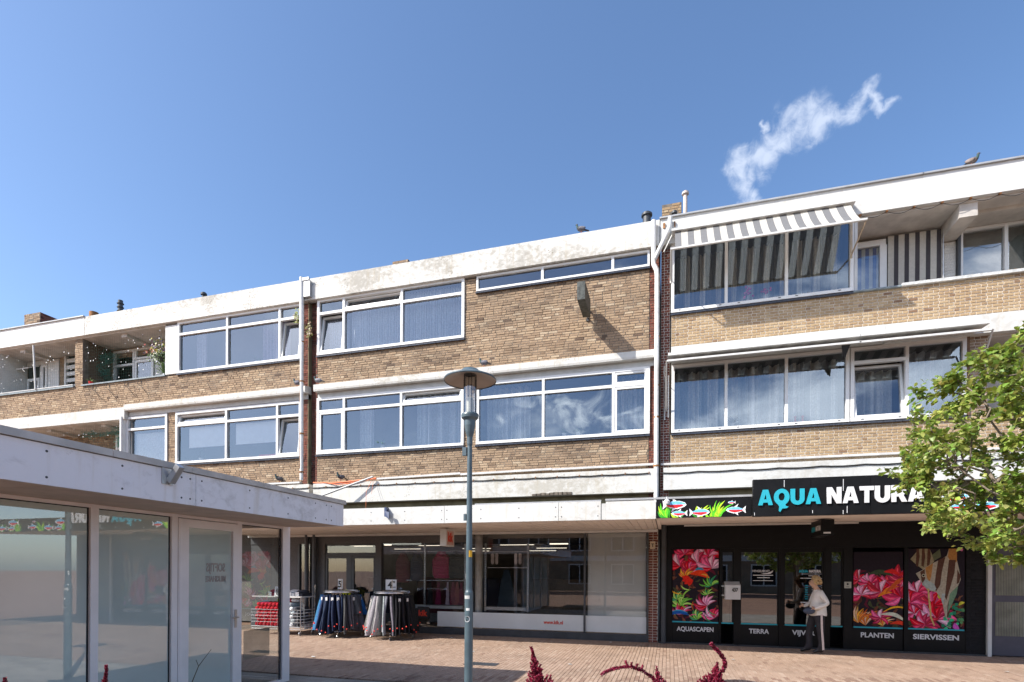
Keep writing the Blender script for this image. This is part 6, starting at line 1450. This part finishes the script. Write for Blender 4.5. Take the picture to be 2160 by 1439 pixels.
# bird netting: bunched green net and the pale flecks caught in it
def net(x0, x1, z0, z1, label, seed, n, bunch=()):
    N = thing('bird_net', label, 'netting', ((x0+x1)/2, 13.47, z0)); r_ = random.Random(seed); m = MB()
    for k in range(n):
        x = r_.uniform(x0, x1); z = r_.uniform(z0, z1); s = r_.uniform(.010, .024); a = r_.random()*6
        m.face([(x+s*cos(a+t_)*r_.uniform(.7, 1.2), 13.46, z+s*sin(a+t_)) for t_ in (0, 1.3, 2.5, 3.8, 5)])
    m.build('net_flecks', M_LETW, N, kind='stuff')
    m = MB()
    for k in range(int((x1-x0)/.10)): m.tube([(x0+k*.10, 13.475, z0), (x0+k*.10, 13.475, z1)], .0012, 3, caps=False)
    for k in range(int((z1-z0)/.10)): m.tube([(x0, 13.475, z0+k*.10), (x1, 13.475, z0+k*.10)], .0012, 3, caps=False)
    m.build('net_cords', plain('net_green', (.05, .12, .09), .8), N, kind='stuff')
    for (pts, rr, nn) in bunch:
        m = MB()
        for k in range(nn):
            t = r_.random()*(len(pts)-1); i = int(t); f_ = t-i; p = Vector(pts[i]).lerp(Vector(pts[min(i+1, len(pts)-1)]), f_)+Vector((r_.gauss(0, rr), r_.gauss(0, rr*.4), r_.gauss(0, rr)))
            q = p+Vector((r_.gauss(0, .16), r_.gauss(0, .04), r_.gauss(0, .07))); m.tube([p, q], .003, 3, 0, None, False)
        m.build('bunched_net', plain('net_teal', (.05, .20, .15), .7), N, kind='stuff')
net(-18.88, -15.34, 7.9, 9.36, 'green bird net stretched over the second balcony of the top floor', 1, 46, [([(-18.8, 13.9, 8.9), (-18.5, 14.25, 9.0)], .10, 260), ([(-18.8, 13.9, 8.6), (-18.75, 14.2, 8.3)], .16, 300)])
net(-24.4, -19.3, 7.95, 9.36, 'bird net over the far left balcony of the top floor', 2, 60)
net(-21.0, -17.05, 5.5, 6.47, 'green bird net bunched over the lower left balcony', 3, 34, [([(-19.2, 13.6, 6.25), (-17.4, 13.6, 6.2)], .05, 260), ([(-17.4, 13.6, 6.4), (-17.45, 13.6, 5.8)], .07, 260)])
# wire brackets below the left balcony coping
for k, x in enumerate((-18.35, -17.75, -16.95, -16.4)):
    m = MB(); m.tube([(x, 13.36, 7.82), (x+.02, 13.30, 7.62), (x+.22, 13.26, 7.52), (x+.34, 13.3, 7.36), (x+.42, 13.36, 7.24)], .008, 5); m.tube([(x+.22, 13.26, 7.52), (x+.20, 13.3, 7.72)], .007, 5)
    solo(m, 'box_bracket', M_BLACKM, ORD[k]+' bent black wire bracket from the left, on the brick below the left balcony', 'bracket', 'empty flower box brackets')
# weeds on the pipes
for (x, z, lb, n) in ((-10.35, 8.98, 'small weed growing beside the window top left of the rain pipe', 40), (-9.93, 8.55, 'dry brown weed growing behind the rust streaked rain pipe', 80)):
    m = MB()
    for k in range(n):
        p = Vector((x+rnd.gauss(0, .05), 13.26+rnd.gauss(0, .03), z+rnd.gauss(0, .11))); s = .03; a = rnd.random()*6
        m.face([p+Vector((s*cos(a+t_), s*.4*sin(2*t_), s*sin(a+t_))) for t_ in (0, 1.5, 3, 4.5)], 0, .5, rnd.choice(((.30, .34, .05), (.12, .16, .03), (.22, .12, .07)) if n < 50 else ((.25, .13, .07), (.16, .09, .05), (.3, .3, .08))))
    solo(m, 'wall_weed', M_LEAF, lb, 'weed')['kind'] = 'stuff'

# ------------------------------------------------------------------ tree on the right
TC = Vector((4.17, 6.75, 2.99)); TR = Vector((1.74, 1.25, 1.30))
TT = thing('tree', 'small leafy tree with light green crown in front of the aquarium shop sign', 'tree', (4.1, 6.7, 0))
r_ = random.Random(11); nodes = [Vector((4.1, 6.7, 0)), Vector((4.12, 6.7, .6)), Vector((4.08, 6.72, 1.1)), Vector((4.1, 6.7, 1.6)), Vector((4.06, 6.7, 2.1)), Vector((4.0, 6.72, 2.6)), Vector((3.97, 6.72, 2.95)), Vector((3.95, 6.72, 3.3)), Vector((3.92, 6.72, 3.65))]
par = [-1, 0, 1, 2, 3, 4, 5, 6, 7]
tips = []
def inside(p): q = p-TC; return (q.x/TR.x)**2+(q.y/TR.y)**2+(q.z/TR.z)**2
att = []
while len(att) < 1250:
    p = TC+Vector((r_.uniform(-1, 1)*TR.x, r_.uniform(-1, 1)*TR.y, r_.uniform(-1, 1)*TR.z)); v = inside(p)+.35*noise.noise(p*2.0)
    if v < 1.0 and r_.random() < .25+.75*v: att.append(p)
att.sort(key=lambda p: (p-Vector((4.05, 6.7, 2.6))).length)
for p in att:
    best = min(range(3, len(nodes)), key=lambda i: (nodes[i]-p).length+(.5 if nodes[i].z > p.z+.1 else 0)); q = nodes[best]; d = p-q; n = max(1, int(d.length/.17)); prev = best
    for k in range(1, n+1):
        f_ = k/n; pt = q+d*f_+Vector((r_.gauss(0, .03), r_.gauss(0, .03), r_.gauss(0, .03)-.05*sin(pi*f_))); nodes.append(pt); par.append(prev); prev = len(nodes)-1
    tips.append(prev)
w = [0]*len(nodes)
for t_ in tips:
    i = t_
    while i >= 0: w[i] += 1; i = par[i]
def rad(i): return .0022+.0018*(w[i]**.55)
br = MB()
for i in range(9, len(nodes)): br.tube([nodes[par[i]], nodes[i]], [min(rad(par[i]), rad(i)*1.4), rad(i)], 5, 0, None, False)
M_BARK = plain('grey_bark', (.20, .16, .125), .9, 0, .3, 20, .5)
tk = MB(); tk.tube(nodes[:9], [.07, .06, .055, .05, .042, .034, .026, .018, .01], 12); tk.build('trunk', M_BARK, TT); br.build('branches', M_BARK, TT)
tipset = set(tips); lf = MB(); GREEN = [(.25, .33, .06), (.34, .42, .08), (.14, .21, .035), (.46, .50, .15), (.28, .34, .08)]
def leaf(m, p, d, size, col):
    d = d.normalized(); s = d.cross(Vector((r_.gauss(0, .5), r_.gauss(0, .5), 1))); s = s.normalized() if s.length > 1e-3 else Vector((1, 0, 0)); up_ = s.cross(d)
    L, Wd = size, size*.36; a = p; b1 = p+d*L*.45+s*Wd+up_*L*.10; b2 = p+d*L*.45-s*Wd+up_*L*.10; mid = p+d*L*.5; e = p+d*L-up_*L*.12
    b3 = p+d*L*.8+s*Wd*.6+up_*L*.0; b4 = p+d*L*.8-s*Wd*.6
    k = len(m.v); m.v.extend([tuple(x) for x in (a, b1, b3, e, b4, b2, mid)])
    for f_ in ((0, 1, 6), (1, 2, 3, 6), (6, 3, 4, 5), (0, 6, 5)): m.f.append(tuple(k+i for i in f_)); m.mi.append(0); m.t.append(.5); m.c.append(col); m.sm.append(True)
for i in range(9, len(nodes)):
    if w[i] > 5: continue
    q = nodes[par[i]]; p = nodes[i]; dr_ = (p-q)
    if dr_.length < 1e-4: continue
    nl = 11 if i not in tipset else 42
    cb = r_.choice(GREEN)
    for k in range(nl):
        t_ = r_.random(); base_ = q.lerp(p, t_)+(dr_.normalized()*r_.uniform(-.02, .09) if i in tipset else Vector((0, 0, 0)))+Vector((r_.gauss(0, .025), r_.gauss(0, .025), r_.gauss(0, .02))); dd = dr_.normalized()*.5+Vector((r_.gauss(0, .7), r_.gauss(0, .7), r_.gauss(-.05, .5)))
        c = r_.choice(GREEN); c = tuple((c[j]+cb[j])/2*r_.uniform(.8, 1.2) for j in range(3)); leaf(lf, base_, dd, r_.uniform(.036, .080), c)
lf.build('foliage', M_LEAF, TT, kind='stuff')

# ------------------------------------------------------------------ amaranth flowers near the camera, standing in a planting bed
bed = MB(); bed.box(-4.6, 1.6, 1.3, 3.3, 0, .10); 
o = bed.build('planting_bed', plain('dark_soil', (.05, .035, .025), .95, 0, .4, 10, .5), None, kind='structure')
MAG = [(.24, .006, .035), (.38, .012, .06), (.12, .005, .02), (.60, .10, .20), (.06, .006, .012)]
def spike(m, pts, r0, r1, dens=900, seed=1, spread=1.0, tone=1.0):
    """a knobbly tapering spikelet: a thin core with small florets standing off it"""
    r_ = random.Random(seed); pts = [Vector(p) for p in pts]; n = len(pts)-1
    total = sum((pts[i+1]-pts[i]).length for i in range(n))
    core = tuple(v*.55 for v in r_.choice(MAG))
    m.tube(pts, [r0*.75+(r1*.75-r0*.75)*i/n for i in range(n)]+[r1*.3], 6, 0, core)
    for k in range(int(dens*.30*total)):
        t = r_.random()*n; i = min(int(t), n-1); f_ = t-i; p = pts[i].lerp(pts[i+1], f_); rr = (r0+(r1-r0)*(t/n))*spread
        a = r_.uniform(0, 2*pi); d = (pts[i+1]-pts[i]).normalized(); s = d.cross(Vector((.3, 1, .2))).normalized(); u_ = d.cross(s); o_ = s*cos(a)+u_*sin(a)
        q = p+o_*rr*r_.uniform(.6, 1.25); sz = r_.uniform(.0016, .0032); c = tuple(v*tone for v in r_.choice(MAG)); dd = (o_*.8+d).normalized()*sz*2.4
        e1 = o_.cross(dd).normalized()*sz; e2 = dd.cross(e1).normalized()*sz
        m.faces([q-dd*.5, q+e1, q+e2, q-e1, q-e2, q+dd], [(0, 2, 1), (0, 3, 2), (0, 4, 3), (0, 1, 4), (5, 1, 2), (5, 2, 3), (5, 3, 4), (5, 4, 1)], 0, .5, c)
def amaranth(label, base_, tip_paths, seed, leaves=True):
    A = thing('amaranth', label, 'amaranth plant', (base_[0], base_[1], .10), 'amaranth flowers in the planting bed'); r_ = random.Random(seed)
    m = MB()
    for q, (pts, r0, r1, dens) in enumerate(tip_paths): spike(m, pts, r0, r1, dens, seed*10+q)
    m.build('flower_spikes', M_LEAF, A, kind='stuff')
    st = MB(); root = Vector((base_[0], base_[1], .1))
    top = Vector(tip_paths[0][0][0]); st.tube([root, root.lerp(top, .5)+Vector((.01, 0, 0)), top], [.012, .009, .006], 7)
    for (pts, r0, r1, dens) in tip_paths: st.tube(pts, .003, 5)
    st.build('stem', plain('crimson_stem', (.22, .02, .04), .6), A)
    lf = MB()
    for k in range(26):
        t = r_.uniform(.15, .8); p = root.lerp(top, t); a = r_.uniform(0, 2*pi); d = Vector((cos(a), sin(a), r_.uniform(-.2, .5))); L = r_.uniform(.07, .13); s = Vector((-sin(a), cos(a), 0))*L*.28
        lf.face([p, p+d*L*.5+s, p+d*L, p+d*L*.5-s], 0, .5, r_.choice(((.10, .03, .03), (.07, .10, .03), (.16, .03, .05))))
    lf.build('leaves', M_LEAF, A, kind='stuff')
def fan(tip, foot, n, L, seed, wid=.055):
    """side spikelets round a main spike"""
    r_ = random.Random(seed); tip, foot = Vector(tip), Vector(foot); out = []
    for k in range(n):
        t = .10+.90*k/n; p = tip.lerp(foot, t); a = r_.uniform(0, 2*pi); l = L*(.02+1.1*max(0, t-.12)**1.15)*r_.uniform(.6, 1.15); d = Vector((cos(a)*.95, sin(a)*.6, 1.25)).normalized()
        out.append(([p, p+d*l*.6, p+d*l+Vector((0, 0, l*.12))], .0048, .0022, 3200))
    return out
amaranth('dark red pointed amaranth spike nearest the lamp post', (-.6, 2.6), [([(-.585, 2.54, 1.0), (-.592, 2.537, 1.165), (-.610, 2.53, 1.26), (-.632, 2.524, 1.335)], .009, .004, 6500)]+fan((-.632, 2.524, 1.34), (-.585, 2.54, 1.05), 120, .125, 3), 1)
amaranth('arching magenta amaranth bowed over to one side', (-.03, 2.7), [([(-.02, 2.70, 1.0), (-.045, 2.69, 1.12), (-.062, 2.69, 1.185), (-.12, 2.67, 1.225), (-.175, 2.655, 1.243), (-.24, 2.635, 1.235), (-.29, 2.62, 1.215), (-.307, 2.618, 1.20)], .0075, .0055, 6000)]+
         [([(-.185+.02*k, 2.655, 1.235), (-.195+.028*k, 2.65, 1.27-.006*k)], .005, .003, 4200) for k in range(4)]+fan((-.055, 2.69, 1.265), (-.03, 2.69, 1.05), 70, .085, 5), 2)
amaranth('bushy magenta amaranth with one long pink tail curling upward', (.22, 2.8), [([(.20, 2.78, 1.0), (.215, 2.78, 1.17), (.262, 2.785, 1.235), (.266, 2.785, 1.27), (.245, 2.778, 1.305), (.215, 2.768, 1.335), (.198, 2.764, 1.356)], .0095, .006, 8000)]+fan((.235, 2.78, 1.29), (.20, 2.78, 1.03), 190, .125, 7), 3)
amaranth('small dark amaranth spike before the kiosk glass', (-2.80, 2.1), [([(-2.80, 2.104, .9), (-2.80, 2.104, 1.11), (-2.792, 2.108, 1.17), (-2.798, 2.108, 1.198)], .008, .004, 6000)]+fan((-2.795, 2.107, 1.19), (-2.80, 2.10, 1.0), 60, .06, 9), 4)
amaranth('amaranth tuft at the far left corner before the kiosk', (-3.05, 1.83), [([(-3.05, 1.83, .9), (-3.06, 1.822, 1.10), (-3.063, 1.821, 1.172)], .012, .005, 6000)]+fan((-3.06, 1.82, 1.165), (-3.05, 1.83, .98), 60, .06, 10)+fan((-3.0, 1.87, 1.145), (-3.0, 1.87, .98), 24, .035, 11), 5)
m = MB(); m.tube([(-4.28, 3.95, 0), (-4.24, 3.98, .5), (-4.227, 3.983, .65), (-4.17, 4.0, .80), (-4.056, 4.03, .956)], [.006, .006, .005, .004, .002], 6); m.tube([(-4.17, 4.0, .80), (-4.19, 3.99, .86)], .003, 5)
solo(m, 'dry_stalk', plain('brown_stalk', (.10, .085, .05), .8), 'thin bent stalk standing before the kiosk door', 'stalk')

# ------------------------------------------------------------------ the far side of the square, seen only in the glass
OB = thing('terraced_building', 'brown brick building with white framed windows mirrored in the shop glass', 'building', (0, -19, 0))
hs = []; x = -19.0
while x < 24: hs += [(x, x+1.9, 3.4, 4.9), (x, x+1.9, 6.2, 7.6), (x, x+1.9, .6, 2.3)]; x += 3.6
m = MB(); rects = [(-22, 26, 0, 8.8)]
for h in hs: rects = [q for a in rects for q in sub_rect(a, h)]
for (a, b_, c, d) in rects: m.box(a, b_, -19.3, -19, c, d)
m.build('wall', plain('far_brick', (.26, .19, .13), .9, 0, .2, 1), OB)
m = MB(); m.box(-22, 26, -19.2, -18.7, 8.8, 9.2); m.box(-22, 26, -19.1, -18.85, 2.55, 3.0); m.build('cornice', M_WPAINT, OB)
for h in hs:
    f = MB(); a, b_, c, d = h; f.box(a, a+.09, -19.1, -18.97, c, d); f.box(b_-.09, b_, -19.1, -18.97, c, d); f.box(a, b_, -19.1, -18.972, d-.09, d); f.box(a, b_, -19.1, -18.972, c, c+.09); f.box((a+b_)/2-.04, (a+b_)/2+.04, -19.1, -18.974, c, d); wq = f.build('window', M_WHITE, OB)
    g = MB(); g.box(a, b_, -19.25, -19.12, c, d); g.build('pane', M_BLACK, wq)
m = MB(); r_ = random.Random(9)
T2 = thing('tree', 'broad street tree on the far side of the square, mirrored in the shop doors', 'tree', (7.5, -9, 0)); tk = MB(); tk.tube([(7.5, -9, 0), (7.5, -9, 2.2), (7.6, -9, 3.5)], [.14, .11, .05], 10); tk.build('trunk', M_BARK, T2)
for k in range(2600):
    q = Vector((r_.gauss(0, 1), r_.gauss(0, 1), r_.gauss(0, 1))).normalized()*(r_.random()**.4); leaf(m, Vector((7.5, -9, 4.4))+Vector((q.x*2.2, q.y*2.2, q.z*2.0)), Vector((r_.gauss(0, 1), r_.gauss(0, 1), r_.gauss(0, 1))), .28, r_.choice(GREEN))
m.build('foliage', M_LEAF, T2, kind='stuff')
